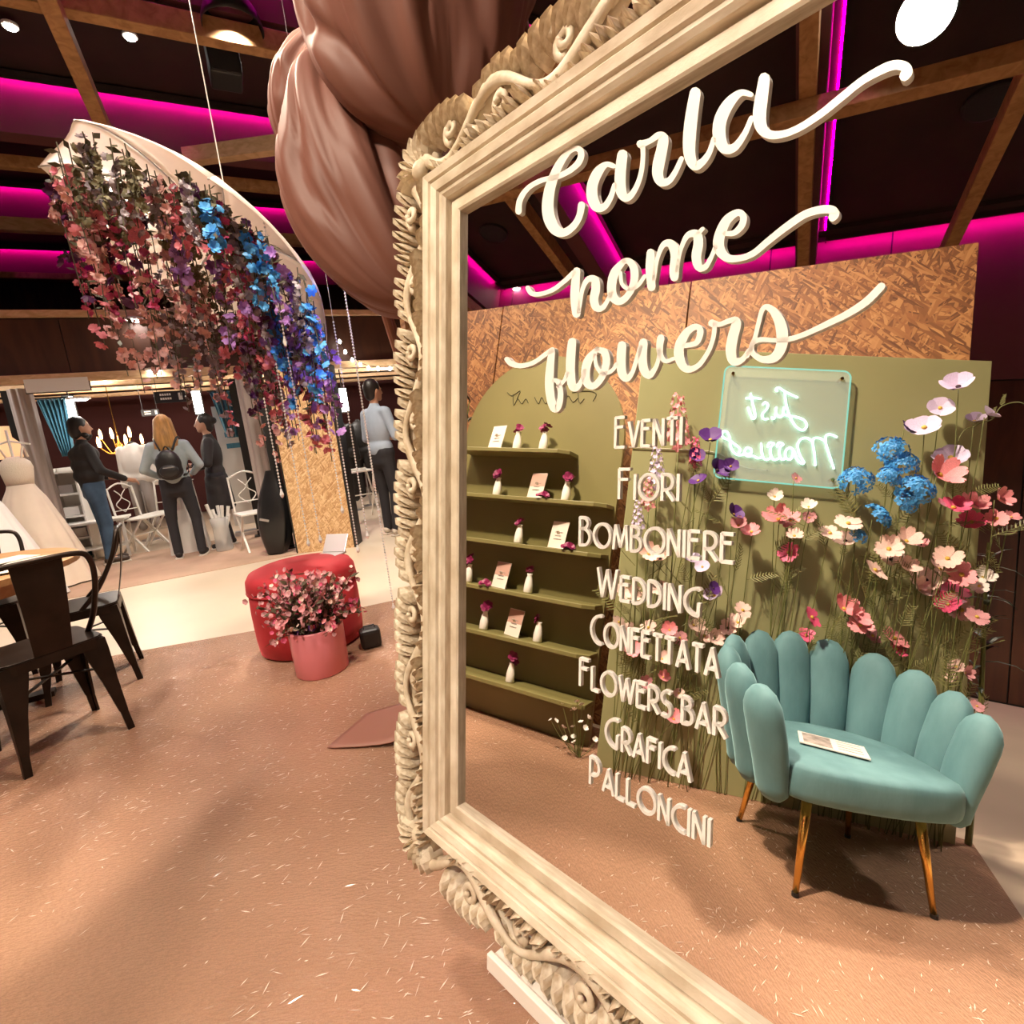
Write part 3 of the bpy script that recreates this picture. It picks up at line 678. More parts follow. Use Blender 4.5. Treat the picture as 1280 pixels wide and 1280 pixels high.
mg = thing('magazine', 'open white printed magazine lying on the teal seat', 'magazine', Vector(m_z(1040, 932, .414))+Vector((0, 0, 0)), -1.15)
M_paper = mat('printed_paper', (.78, .73, .66), .5)
MB().box((0, 0, .003), (.20, .135, .004)).build('pages', M_paper, mg)
M_print = mat('grey_print', (.38, .33, .30), .6, var=.5, vscale=30)
MB().box((-.045, 0, .0056), (.085, .115, .0006)).build('printed_photo', M_print, mg)
for k in range(4): MB().box((.05, -.045+.028*k, .0056), (.07, .006, .0006)).build('text_line', M_print, mg)

# ------------------------------------------------------------------ little bottles, cards and petals on the arch shelves
M_ceram = mat('white_ceramic', (.82, .78, .72), .35)
M_orch = mat('dark_magenta_petal', (.22, .008, .07), .55, var=.4, vscale=20)
def petal_mesh(name, m, n=5, r=1., cup=.25, wide=.42, layers=1, seed=0, notch=0.):
    rg = random.Random(seed); b = MB()
    for L_ in range(layers):
        for i in range(n):
            a = 2*math.pi*(i+.5*L_)/n+rg.uniform(-.1, .1); rr = r*(1-.22*L_)*rg.uniform(.88, 1.08); cp_ = cup+.28*L_+rg.uniform(-.08, .08)
            rows = ((.06, .08), (.35, wide*.72), (.7, wide), (.93, wide*.66), (1.0, wide*.22)); vs = []
            for t, hw in rows:
                h = cp_*(t**1.3)*rr; 
                for s_ in (-1, 0, 1):
                    x = t*rr*(1-(notch if s_ == 0 and t > .95 else 0)); y = s_*hw*rr; z = h+.10*abs(s_)*hw*rr*(1 if cup >= 0 else -1)+rg.uniform(-.02, .02)*r
                    vs.append((x*math.cos(a)-y*math.sin(a), x*math.sin(a)+y*math.cos(a), z+.02*L_))
            fs = []
            for j in range(len(rows)-1):
                for k in range(2): fs.append((j*3+k, (j+1)*3+k, (j+1)*3+k+1, j*3+k+1))
            b.add(vs, fs)
    return b.mesh(name, m, True)
ORCH = petal_mesh('orchid_bloom', M_orch, 5, 1., .35, .45, 2, 3)
def inst(name, me, parent, loc, sc_, axis=None, spin=0., solid=False):
    o = bpy.data.objects.new(name, me); COL.objects.link(o); o.parent = parent; o.location = loc
    o.scale = (sc_,)*3 if not hasattr(sc_, '__len__') else sc_
    if axis is not None: o.rotation_mode = 'QUATERNION'; o.rotation_quaternion = Vector(axis).to_track_quat('Z', 'Y') @ Matrix.Rotation(spin, 3, 'Z').to_quaternion()
    return o
BOT = MB().lathe([(.021, 0), (.0245, .006), (.0225, .045), (.0165, .078), (.0125, .090), (.0145, .098), (.0145, .102), (.009, .102)], 18).mesh('bottle_body', M_ceram, True)
Z6 = [s_[0]+.006 for s_ in SH]
c6 = lambda x, y: (560+x*.3125, 440+y*.3125)
def shelf_pt(px, z, off=.085):
    # where the sight line crosses the upright plane that runs along the shelf
    s_, _ = on_arch(px, off); s_ = min(max(s_, .05), .93); return Vector(A0+ED*s_+NM*off+np.array([0, 0, z]))
ORD = ('top', 'second', 'third', 'fourth', 'fifth', 'lowest')
BOTS = [(0, 275, 383), (0, 380, 383), (1, 195, 568), (1, 470, 588), (2, 280, 760), (3, 78, 922), (3, 318, 965), (4, 140, 1117), (4, 355, 1168), (5, 245, 1330)]
seen = {}
for i, (k, x, y) in enumerate(BOTS):
    side = seen.get(k, 0); seen[k] = side+1
    lab = {(0, 0): 'white bottle vase between card and another bottle on the top arch shelf', (0, 1): 'white bottle vase with a big magenta flower at the end of the top arch shelf',
           (1, 0): 'white bottle vase with a dark flower left of the card, second arch shelf', (1, 1): 'white bottle vase by the rounded end of the second arch shelf',
           (2, 0): 'lone white bottle vase with drooping dark flower on the third arch shelf', (3, 0): 'white bottle vase behind the dropped petals on the fourth arch shelf',
           (3, 1): 'white bottle vase with a flat dark flower on the fourth arch shelf', (4, 0): 'white bottle vase nearer the mirror edge on the fifth arch shelf',
           (4, 1): 'white bottle vase by the free end of the fifth arch shelf', (5, 0): 'only white bottle vase on the lowest arch shelf'}[(k, side)]
    o = thing('bottle_vase', lab, 'vase', shelf_pt(c6(x, y), Z6[k]), 0, 'bottle vases on the arch shelves')
    link('bottle_body', BOT, o)
    for j in range(2+i % 2):
        a = random.uniform(0, 6.3); inst('bloom', ORCH, o, (.010*math.cos(a), .010*math.sin(a), .108+.014*j), random.uniform(.022, .030), (math.cos(a)*.7+NM[0]*.5, math.sin(a)*.7+NM[1]*.5, .6), a)
M_card = mat('cream_card', (.74, .66, .58), .6); M_cardp = mat('rose_card_print', (.50, .30, .24), .6)
for n_, (k, x, y, lab) in enumerate(((0, 185, 380, 'cream menu card with grey writing standing on the top arch shelf'), (1, 345, 575, 'cream card with a slanting rose band on the second arch shelf'),
                                     (2, 430, 775, 'pale lilac lettered card leaning on the third arch shelf'), (3, 200, 945, 'card with rose upper half on the fourth arch shelf'),
                                     (4, 250, 1150, 'card with tan band on top on the fifth arch shelf'))):
    o = thing('standing_card', lab, 'card', shelf_pt(c6(x, y), Z6[k], .095), WA+.25, 'cards on the arch shelves')
    M_ = Matrix.Rotation(-.2, 3, 'X')
    MB().box(M_ @ Vector((0, 0, .072)), (.105, .003, .142), M=M_).build('card', M_card, o)
    if n_ in (1, 3, 4):
        MB().box(M_ @ Vector((0, -.002, .105)), (.103, .0012, .07), M=M_).build('colour_band', M_cardp, o)
    for j in range(3): MB().box(M_ @ Vector((0, -.0032, .085-.018*j)), (.05-.01*(j % 2), .0008, .0035), M=M_).build('writing', M_print, o)
    MB().bar((0, .004, .09), (0, .06, .0), .02, .002).build('easel_back', M_card, o)
for k, x, y in ((1, 375, 568), (2, 475, 775), (3, 145, 925)):
    o = thing('fallen_orchid', 'dark magenta orchid bloom lying loose beside a card', 'flower', shelf_pt(c6(x, y), Z6[k]+.004, .13), 0, 'loose orchids on the shelves')
    inst('bloom', ORCH, o, (0, 0, .008), .032, (.4, .3, .8)); inst('bloom', ORCH, o, (.022, -.02, .012), .024, (.6, -.2, .6))

# ------------------------------------------------------------------ neon sign
ns = thing('neon_sign', 'square clear neon sign glowing mint white with the words Just Married', 'neon sign', B0, PA)
M_acr = mat('clear_acrylic', (.62, .80, .74), .08, alpha=.28)
M_edge = emis('lit_acrylic_edge', (.35, 1, .80), .75)
M_neon = emis('mint_neon', (.62, 1, .90), 5.5)
S0, S1, Z0, Z1 = .346, .856, 1.362, 1.872
def rrect(x0, x1, y0, y1, r, n=6):
    P = []
    for cx, cy, a0 in ((x1-r, y1-r, 0), (x0+r, y1-r, 90), (x0+r, y0+r, 180), (x1-r, y0+r, 270)):
        P += [(cx+r*math.cos(math.radians(a0+90*i/n)), cy+r*math.sin(math.radians(a0+90*i/n))) for i in range(n+1)]
    return P
RR = rrect(S0, S1, Z0, Z1, .03)
MB().prism(RR, .030, .036, lambda x, y, z: (x, z, y)).build('acrylic_sheet', M_acr, ns)
MB().tube([(x, .033, y) for x, y in RR+RR[:1]], .0035, 6).build('lit_edge', M_edge, ns)
for x, y in ((S0+.035, Z1-.035), (S1-.035, Z1-.035), (S0+.035, Z0+.035), (S1-.035, Z0+.035)):
    MB().tube([(x, 0, y), (x, .042, y)], .007, 10).build('standoff_bolt', M_brass, ns)
c8 = lambda P: [(880+x*.15625, 440+y*.15625) for x, y in P]
NEON = [[(752, 365), (700, 342), (640, 312), (600, 285), (575, 300), (590, 315)], [(648, 325), (655, 400), (672, 470), (702, 545), (745, 605), (795, 625), (822, 590), (800, 545), (740, 520), (680, 510), (640, 500)],
        [(640, 440), (632, 500), (605, 520), (580, 495), (578, 440)], [(578, 440), (572, 505), (556, 535), (540, 520)],
        [(470, 420), (492, 402), (512, 425), (498, 460), (468, 495), (478, 535), (515, 535)], [(372, 330), (395, 430), (412, 515), (385, 528), (352, 440)], [(335, 370), (400, 366), (458, 375)],
        [(1065, 682), (1020, 660), (978, 668), (975, 730), (1005, 830), (1040, 935)], [(975, 720), (930, 690), (885, 690), (870, 720), (885, 820), (890, 910)],
        [(868, 720), (830, 690), (780, 695), (750, 740), (765, 820), (800, 885), (775, 890), (740, 850), (720, 790)],
        [(720, 790), (690, 765), (655, 790), (655, 845), (690, 860), (712, 820), (715, 780)], [(655, 850), (625, 860), (605, 820), (610, 760), (635, 740), (600, 725), (585, 760)],
        [(600, 850), (560, 862), (535, 820), (535, 760), (560, 735), (525, 725), (510, 760)], [(530, 850), (495, 862), (470, 830), (458, 730)],
        [(465, 840), (430, 850), (390, 830), (350, 835), (325, 800), (345, 765), (378, 780), (375, 812), (330, 815)], [(325, 815), (285, 825), (245, 810), (215, 760), (205, 680), (180, 635), (148, 640), (150, 680), (200, 705), (250, 740), (290, 780), (270, 820)]]
for st_ in NEON:
    P = [on_panel(p, .042) for p in smoothpts(c8(st_), 4)]
    MB().tube([(x, .042, z) for x, z in P], .0036, 7).build('neon_tube', M_neon, ns, True)
cb = MB(); P = [on_panel(p, .006) for p in smoothpts([(960, 588), (930, 584), (895, 566), (850, 562), (800, 560), (786, 559)], 4)]
cb.tube([(x, .006, z) for x, z in P], .0028, 6); cb.build('power_cord', mat('clear_cord', (.45, .43, .33), .3), ns, True)

# ------------------------------------------------------------------ artificial flowers against the green panel
M_stem = mat('olive_stem', (.115, .125, .030), .6); M_leaf = mat('feathery_leaf', (.20, .20, .065), .6, var=.4, vscale=6)
M_ctr = mat('yellow_flower_centre', (.55, .38, .06), .7); M_dctr = mat('dark_flower_centre', (.03, .01, .02), .7)
PETC = {'pale': (.86, .62, .55), 'pink': (.80, .30, .33), 'hot': (.72, .10, .22), 'lilac': (.56, .47, .66), 'purple': (.09, .022, .19), 'blue': (.06, .33, .72), 'white': (.80, .74, .68), 'dusty': (.55, .26, .28)}
PM = {k: mat('petal_'+k, c, .55, var=.25, vscale=25, subs=.0) for k, c in PETC.items()}
BL = {}
for k in ('pale', 'pink', 'hot', 'dusty', 'white'): BL[k] = [petal_mesh('cosmos_bloom', PM[k], 7, 1., c_, .36, 1, s_, .12) for s_, c_ in ((1, .18), (2, .5), (5, .8))]
for k in ('lilac', 'purple'): BL[k] = [petal_mesh('poppy_bloom', PM[k], 5, 1., c_, .62, 1, s_) for s_, c_ in ((7, .35), (8, .75))]
def cluster_mesh(name, m, n, seed):
    rg = random.Random(seed); b = MB()
    for i in range(n):
        t = rg.uniform(0, 1.25); a = rg.uniform(0, 6.283); d = Vector((math.sin(t)*math.cos(a), math.sin(t)*math.sin(a), math.cos(t)*.75)); q_ = d.to_track_quat('Z', 'Y').to_matrix()
        for k in range(4):
            aa = k*math.pi/2+rg.uniform(0, 1); P = [Vector((0, 0, 0)), Vector((.16*math.cos(aa-.5), .16*math.sin(aa-.5), .03)), Vector((.24*math.cos(aa), .24*math.sin(aa), .05)), Vector((.16*math.cos(aa+.5), .16*math.sin(aa+.5), .03))]
            b.add([q_ @ p+d*.85 for p in P], [(0, 1, 2, 3)])
    return b.mesh(name, m, False)
BL['blue'] = [cluster_mesh('hydrangea_bloom', PM['blue'], 80, 1), cluster_mesh('hydrangea_bloom', PM['blue'], 80, 2)]
def frond_mesh(seed):
    rg = random.Random(seed); b = MB()
    b.tube([(0, 0, 0), (0, .05, .5), (0, .16, 1.)], [.012, .009, .004], 4)
    for i in range(9):
        t = .15+.85*i/9; y0 = .16*t*t
        for s_ in (-1, 1):
            L_ = .34*(1-.55*t)*rg.uniform(.8, 1.2); p0 = Vector((0, y0, t)); p1 = Vector((s_*L_, y0+.05, t+L_*.55)); w_ = .014
            b.add([p0+Vector((0, 0, -w_)), p0+(p1-p0)*.5+Vector((0, 0, -w_*1.4)), p1, p0+(p1-p0)*.5+Vector((0, 0, w_*1.4)), p0+Vector((0, 0, w_))], [(0, 1, 2, 3, 4)])
            pm = p0+(p1-p0)*.55; p2 = pm+Vector((s_*L_*.15, .02, L_*.42)); b.add([pm, pm+Vector((s_*w_*1.5, 0, 0)), p2], [(0, 1, 2)])
    return b.mesh('feathery_leaf', M_leaf, False)
FR = [frond_mesh(s_) for s_ in (1, 2, 3)]
KIND = {'pale': ('cosmos', 'pale pink cosmos'), 'pink': ('cosmos', 'soft pink cosmos'), 'hot': ('cosmos', 'deep pink cosmos'), 'dusty': ('cosmos', 'dusty rose cosmos'), 'white': ('cosmos', 'small white cosmos'),
        'lilac': ('poppy', 'lilac poppy with papery petals'), 'purple': ('poppy', 'dark purple poppy'), 'blue': ('hydrangea', 'bright blue cluster flower')}
c7 = lambda x, y: (860+x*.328125, 440+y*.328125)
FL = [(1030, 135, 100, 'lilac'), (960, 215, 85, 'lilac'), (1090, 265, 60, 'lilac'), (1140, 240, 60, 'lilac'), (900, 290, 105, 'lilac'), (1000, 405, 110, 'lilac'), (832, 290, 55, 'purple'),
      (770, 385, 105, 'blue'), (812, 435, 95, 'blue'), (640, 495, 100, 'blue'), (862, 532, 105, 'blue'), (818, 572, 85, 'blue'), (712, 632, 90, 'blue'), (645, 705, 55, 'blue'), (762, 480, 70, 'blue'),
      (955, 470, 105, 'pink'), (1010, 595, 85, 'hot'), (1085, 590, 80, 'pink'), (1080, 650, 75, 'hot'), (1180, 560, 65, 'pink'), (1175, 635, 65, 'pink'), (1230, 630, 45, 'pink'),
      (610, 655, 85, 'pale'), (540, 692, 75, 'pale'), (600, 722, 75, 'pale'), (765, 752, 85, 'pale'), (830, 722, 75, 'pale'), (880, 727, 50, 'pink'), (710, 832, 85, 'pale'), (825, 826, 70, 'pale'), (772, 792, 70, 'pale'),
      (988, 788, 80, 'pale'), (958, 830, 75, 'pale'), (905, 872, 95, 'pale'), (878, 905, 70, 'pale'), (1042, 850, 85, 'pink'), (1002, 918, 105, 'hot'), (990, 962, 70, 'hot'), (1042, 985, 85, 'pale'), (1100, 1010, 65, 'dusty'),
      (1122, 860, 60, 'white'), (1110, 892, 55, 'white'), (592, 980, 85, 'pink'), (632, 1012, 75, 'pink'), (657, 1042, 75, 'pink'), (470, 1012, 75, 'hot'), (450, 1080, 60, 'hot'), (785, 1092, 85, 'pink'), (702, 1082, 60, 'dusty'), (792, 1132, 60, 'hot'),
      (345, 640, 90, 'pink'), (392, 642, 75, 'pink'), (330, 552, 50, 'white'), (410, 482, 45, 'dusty'), (460, 592, 50, 'white'), (462, 632, 45, 'dusty'), (405, 702, 55, 'pale'), (385, 765, 75, 'hot'),
      (172, 620, 65, 'purple'), (85, 337, 80, 'purple'), (110, 452, 75, 'purple'), (162, 437, 55, 'purple'), (40, 492, 65, 'purple'), (25, 400, 60, 'purple'), (242, 687, 65, 'pink'), (192, 662, 55, 'dusty'), (15, 790, 65, 'lilac'), (55, 820, 60, 'lilac'),
      (102, 930, 75, 'lilac'), (95, 900, 50, 'purple'), (207, 985, 70, 'pale'), (190, 1032, 65, 'pale'), (152, 1052, 60, 'pale'), (20, 1040, 65, 'pale'), (62, 1082, 65, 'pale'), (100, 1090, 60, 'pale'),
      (1022, 1200, 45, 'pale'), (1052, 1222, 45, 'dusty'), (1002, 1245, 40, 'pale'), (1100, 1350, 40, 'dusty'),
      (-150, 770, 75, 'pale'), (-105, 790, 70, 'pale'), (-250, 915, 65, 'pale'), (-210, 930, 60, 'pale'), (-110, 900, 65, 'pale'), (-265, 1030, 60, 'pale'), (-225, 1060, 60, 'pale'), (-205, 1140, 65, 'pink'), (-150, 1050, 60, 'pale'),
      (-70, 1060, 55, 'pink'), (-30, 1090, 60, 'dusty'), (-100, 1170, 50, 'pale'), (-55, 1400, 60, 'pink'), (-170, 1260, 50, 'dusty'), (-95, 1240, 45, 'pink'), (-35, 1300, 40, 'pale')]
rg = random.Random(5)
for i, (x, y, dm, kd) in enumerate(FL):
    px = c7(x, y); off = rg.uniform(.06, .15); s_, z = on_panel(px, off); r = dm*.328125/F*2.35/2*(1.25 if kd == 'blue' else .92 if kd == 'lilac' else 1.02)
    if z < .08: z = .1
    dep = 1.
    hid = .30 < s_ < 1.10
    if hid and z < .80: off = .05; s_, z = on_panel(px, off)
    base = Vector(B0+PE*min(max(s_+rg.uniform(-.16, .10), .06), PL-.08)+PN*(.012 if hid else rg.uniform(.03, .07))+np.array([0, 0, .007]))
    tip = Vector(B0+PE*s_+PN*off+np.array([0, 0, z]))
    nm_, lb = KIND[kd]
    o = thing('artificial_'+nm_, '%s on a thin stem before the sage green panel' % lb, 'flower', base, 0, '%s stems at the green panel' % lb)
    t_ = tip-base; mid = t_*.5+Vector(PE)*rg.uniform(-.05, .05)+(Vector((0, 0, 0)) if not hid else -Vector(PN)*(t_.dot(Vector(PN))*.5))
    face = Vector(PN)*rg.uniform(.5, 1.)+Vector((0, 0, rg.uniform(.25, .8)))+Vector(PE)*rg.uniform(-.6, .6); face.normalize()
    P = smoothpts([(0, 0, 0), tuple(mid*.6), tuple(t_*.75+mid*.14), tuple(t_-face*.012)], 4)
    MB().tube(P, .0018, 5).build('stem', M_stem, o, True)
    bl = inst('bloom', rg.choice(BL[kd]), o, t_, r, face, rg.uniform(0, 6))
    if kd != 'blue':
        b = MB(); b.ell((0, 0, .09), (.17, .17, .12), 8, 5); b.build('flower_centre', M_dctr if kd in ('lilac', 'purple', 'pale') and i % 3 == 0 else M_ctr, bl, True)
    for j in range(1 if i % 3 else 2):
        q = rg.uniform(.45, .9) if t_.z > .3 else .4; ax = Vector(PE)*rg.uniform(-1, 1)+Vector((0, 0, rg.uniform(.3, 1)))+Vector(PN)*(0 if hid else rg.uniform(.0, .35))
        inst('leaf', rg.choice(FR), o, P[int(q*(len(P)-1))], rg.uniform(.07, .16), ax, rg.uniform(0, 6))
# flower spikes
def spike_mesh(name, m, n, seed):
    rr = random.Random(seed); b = MB(); b.tube([(0, 0, 0), (0, 0, 1)], .012, 5)
    for i in range(n):
        z = .12+.88*i/n; a = i*2.4; rad = .16*(1-.75*(i/n))+.03; c_ = Vector((rad*math.cos(a), rad*math.sin(a), z))
        for k in range(5):
            aa = k*1.257+rr.uniform(0, 1); s_ = .085*(1-.5*i/n); d = Vector((math.cos(a), math.sin(a), .3)); x = d.orthogonal().normalized(); yv = d.cross(x).normalized()
            e = x*math.cos(aa)+yv*math.sin(aa); f2 = x*math.cos(aa+.7)+yv*math.sin(aa+.7); f3 = x*math.cos(aa-.7)+yv*math.sin(aa-.7)
            b.add([c_, c_+f3*s_*.7+d*.01, c_+e*s_*1.2+d*.02, c_+f2*s_*.7+d*.01], [(0, 1, 2, 3)])
    return b.mesh(name, m, False)
for x, y0, y1, kd, lab in ((920, 170, 400, 'pink', 'tall pink larkspur spike rising at the lettering edge of the panel'), (990, 340, 470, 'hot', 'shorter deep pink larkspur spike beside the purple poppies'),
                           (835, 380, 560, 'lilac', 'pale lilac larkspur spike beside the tall pink spike'), (800, 500, 640, 'pink', 'low pink larkspur spike behind the glass lettering'), (760, 590, 720, 'lilac', 'low greyish lilac larkspur spike near the panel edge')):
    s0_, z1_ = on_panel(c6(x, y0), .09); s1_, z0_ = on_panel(c6(x, y1), .09)
    base = Vector(B0+PE*(s1_+.03)+PN*.06+np.array([0, 0, .007])); o = thing('larkspur_spike', lab, 'flower', base)
    p0 = Vector(B0+PE*s1_+PN*.09+np.array([0, 0, z0_]))-base; p1 = Vector(B0+PE*s0_+PN*.09+np.array([0, 0, z1_]))-base
    MB().tube(smoothpts([(0, 0, 0), tuple(p0*.5+Vector(PE)*.02), tuple(p0)], 5), .003, 5).build('stem', M_stem, o, True)
    inst('flower_spike', spike_mesh('flower_spike', PM[kd], 34, x), o, p0, (p1-p0).length, p1-p0)
    for j in range(4): inst('leaf', FR[j % 3], o, p0*(.5+.12*j), .13, Vector(PE)*(-1)**j+Vector((0, 0, .7)))
# tendril reaching past the panel edge
o = thing('tendril', 'curly green tendril reaching past the free edge of the green panel', 'plant', Vector(B0+PE*(PL-.1)+PN*.08+np.array([0, 0, .007])))
P = [Vector(B0+PE*s_+PN*.1+np.array([0, 0, z]))-o.location for s_, z in [(PL-.1, .01), (PL-.2, 1.0)]+[on_panel(q_, .1) for q_ in ((1195, 560), (1220, 532), (1240, 524), (1252, 508), (1275, 503), (1290, 515))]]
MB().tube(smoothpts([tuple(p) for p in P], 6), .002, 5).build('stem', M_stem, o, True)
for j in (3, 4, 5): inst('leaf', FR[j % 3], o, P[j], .05, Vector((0, 0, 1)))
# white sprig at the foot of the arch
o = thing('white_sprig', 'small white flowering sprig at the foot of the olive arch', 'flower', Vector(A0+NM*.16-ED*.02+np.array([0, 0, .007])))
for j in range(16):
    px = (rg.uniform(690, 742), rg.uniform(875, 930)); s_, z = on_arch(px, .16); t_ = Vector(A0+NM*(.16+rg.uniform(-.03, .05))+ED*s_+np.array([0, 0, max(z, .06)]))-o.location
    MB().tube(smoothpts([(0, 0, 0), tuple(t_*.6+Vector((0, 0, -.02))), tuple(t_)], 4), .0016, 4).build('stem', M_stem, o)
    inst('bloom', BL['white'][j % 3], o, t_, .014, (rg.uniform(-1, 1), rg.uniform(-1, 1), 1))
# dark leafy plants peeping out behind the displays
M_dkleaf = mat('dark_evergreen_leaf', (.018, .028, .012), .4)
def blade_mesh():
    b = MB(); vs = []
    for t, hw, z in ((0, .02, 0), (.3, .09, .1), (.65, .08, .09), (1, .0, -.05)): vs += [(t, -hw, z), (t, 0, z+.02), (t, hw, z)]
    return b.add(vs, [(j*3+k, (j+1)*3+k, (j+1)*3+k+1, j*3+k+1) for j in range(3) for k in range(2)]).mesh('evergreen_leaf', M_dkleaf)
BLD = blade_mesh()
for base, h0, h1, lab in ((Vector(A0+ED*1.06-NM*.10), 1.0, 1.80, 'dark leafy plant peeping out behind the olive arch'), (Vector(B0+PE*(PL+.06)-PN*.03), .55, 1.2, 'dark leafy plant behind the free edge of the green panel')):
    o = thing('evergreen_plant', lab, 'plant', base+Vector((0, 0, .007)))
    MB().tube([(0, 0, 0), (.01, 0, h0), (0, .01, h1)], [.012, .009, .004], 6).build('stem', M_stem, o)
    for j in range(34):
        z = rg.uniform(h0, h1); a = rg.uniform(0, 6.28); ob = inst('leaf', BLD, o, (0, 0, z), rg.uniform(.08, .15)); ob.rotation_euler = (0, rg.uniform(-.7, .3), a)

# ================================================================== CAFE CHAIRS AND TABLE
M_iron = mat('dark_gunmetal', (.035, .024, .018), .38, .75, var=.3, vscale=10)
def cafe_chair(label, loc, face, group='black metal cafe chairs'):
    o = thing('metal_chair', label, 'chair', loc, face-math.pi/2, group)            # local +y is the front
    prof = rrect(-.18, .18, -.18, .18, .06, 5)
    b = MB(); b.prism(prof, .445, .453); b.build('seat', M_iron, o, bevel=.003)
    b = MB(); b.prism([(x*1.02, y*1.02) for x, y in prof], .405, .447); b.build('seat_skirt', M_iron, o)
    for sx in (-1, 1):
        for sy in (-1, 1):
            fx, fy = sx*.185, sy*.205 if sy < 0 else .195; tx, ty = sx*.150, sy*.150
            # folded-sheet leg: wide at the seat, narrow at the foot
            T, Fo = Vector((tx, ty, .44)), Vector((fx, fy, 0)); b = MB(); vs = []
            for t, wv in ((0, .092), (.12, .088), (.45, .055), (.78, .032), (.80, .028), (1., .026)):
                p = T+(Fo-T)*t; q = Vector((sx*(wv*.30), sy*(wv*.30), 0)); dx, dy = Vector((-sx*wv, 0, 0)), Vector((0, -sy*wv, 0))
                vs += [p+q, p+q+dx, p+q+dx+Vector((0, -sy*.010, 0)), p+q+Vector((-sx*.012, -sy*.012, 0)), p+q+dy+Vector((-sx*.010, 0, 0)), p+q+dy]
            fs = [(i*6+k, i*6+(k+1) % 6, (i+1)*6+(k+1) % 6, (i+1)*6+k) for i in range(5) for k in range(6)]+[(0, 1, 2, 3, 4, 5), (30, 31, 32, 33, 34, 35)]
            b.add(vs, fs); b.build('leg', M_iron, o)
    for sy in (-1, 1):
        b = MB(); b.tube(smoothpts([(-.155, sy*.165, .36), (-.10, sy*.165, .405), (0, sy*.165, .415), (.10, sy*.165, .405), (.155, sy*.165, .36)], 4), .008, 6); b.build('apron_arch', M_iron, o, True)
    b = MB(); b.bar((-.13, -.15, .30), (.13, .15, .30), .016, .006); b.bar((.13, -.15, .306), (-.13, .15, .306), .016, .006); b.build('cross_brace', M_iron, o)
    fr = smoothpts([(-.165, -.02, .44), (-.178, -.12, .55), (-.185, -.205, .70), (-.175, -.240, .80), (-.135, -.250, .838), (0, -.262, .845), (.135, -.250, .838), (.175, -.240, .80), (.185, -.205, .70), (.178, -.12, .55), (.165, -.02, .44)], 5)
    MB().tube(fr, .0115, 8).build('back_frame', M_iron, o, True)
    b = MB(); vs = []
    for t in range(8):
        q = t/7; z = .44+.395*q; y = -.176-.080*q-.012*math.sin(q*3.1); hw = .062+.020*q
        vs += [(-hw, y-.002, z), (hw, y-.002, z), (hw, y+.002, z), (-hw, y+.002, z)]
    b.add(vs, [(i*4+k, i*4+(k+1) % 4, (i+1)*4+(k+1) % 4, (i+1)*4+k) for i in range(7) for k in range(4)]+[(0, 1, 2, 3), (28, 29, 30, 31)])
    b.build('back_splat', M_iron, o)
    return o
cafe_chair('dark metal cafe chair with its broad back splat turned away from the table', (-2.10, 2.135, .006), math.radians(147))
cafe_chair('dark metal cafe chair standing side-on at the carpet edge', (-2.43, 2.75, .006), math.radians(214))
cafe_chair('dark metal cafe chair on the bridal gown side of the wooden table', (-3.22, 3.02, .006), math.radians(-58))
M_oak = wood_mat('oak_table_top', (.50, .28, .12), (.36, .18, .07), .45, (2, 12, 12))
tb = thing('wooden_table', 'round wooden table with printed sheets, chairs around it', 'table', (-2.92, 2.40, .006))
MB().lathe([(.60, .700), (.66, .705), (.665, .735), (.655, .74)], 40).build('table_top', M_oak, tb)
MB().lathe([(.50, .62), (.52, .70)], 32).build('apron', M_oak, tb)
MB().lathe([(.05, .03), (.05, .62)], 16).build('pedestal', M_iron, tb, True)
for a in range(4): MB().bar((0, 0, .03), (.42*math.cos(a*1.571+.6), .42*math.sin(a*1.571+.6), .012), .07, .03).build('foot_bar', M_iron, tb)
for i, (x, y, a) in enumerate(((-2.50, 2.60, .3), (-2.62, 2.42, 1.1), (-2.72, 2.66, -.4), (-2.45, 2.42, .8))):
    tag(MB().box((x, y, .750+.0022*i), (.21, .297, .002), a).build('printed_sheet', M_paper), 'white printed sheet lying on the round wooden table', 'paper', 'sheets on the wooden table')

# ================================================================== POUF, PLANTER, SMALL THINGS
M_redv = mat('red_velvet', (.46, .022, .035), .7, sheen=.5, col2=(.30, .010, .014), var=.1, vscale=4)
pf = thing('round_pouf', 'round red velvet pouf with a piped lid behind the pink planter', 'pouf', (-1.29, 2.99, .006), 0); pf.scale = (1.07, 1.07, 1.03)
MB().lathe([(.25, 0), (.275, .015), (.282, .10), (.284, .25), (.280, .365)], 48).build('base', M_redv, pf, True)
MB().lathe([(.284, .368), (.288, .385), (.284, .43), (.265, .462), (.22, .478), (.02, .482)], 48).build('cushion_lid', M_redv, pf, True)
MB().tube([(.285*math.cos(i*math.pi/24), .285*math.sin(i*math.pi/24), .368) for i in range(49)], .006, 8).build('piping', M_redv, pf, True)
tp = at_z(412, 694, .49); lp = thing('tablet_computer', 'silver tablet propped open on the red pouf', 'tablet', (tp[0], tp[1], .488), -.35)
M_silver = mat('brushed_silver', (.62, .60, .60), .35, .8)
MB().box((0, 0, .006), (.17, .12, .010)).build('base_plate', M_silver, lp, bevel=.003)
Mt = Matrix.Rotation(-.55, 3, 'X'); MB().box((0, .075, .062), (.17, .008, .12), M=Mt).build('screen_back', mat('tablet_back', (.72, .70, .72), .3, .3), lp, bevel=.003)
tp = at_z(368, 712, .49); tag(MB().box((tp[0], tp[1], .491), (.12, .09, .006), .3).build('paper_stack', M_paper), 'small white paper stack lying on the red pouf', 'paper')
M_pinkpot = mat('glossy_pink_pot', (.78, .25, .30), .35, var=.1, vscale=3)
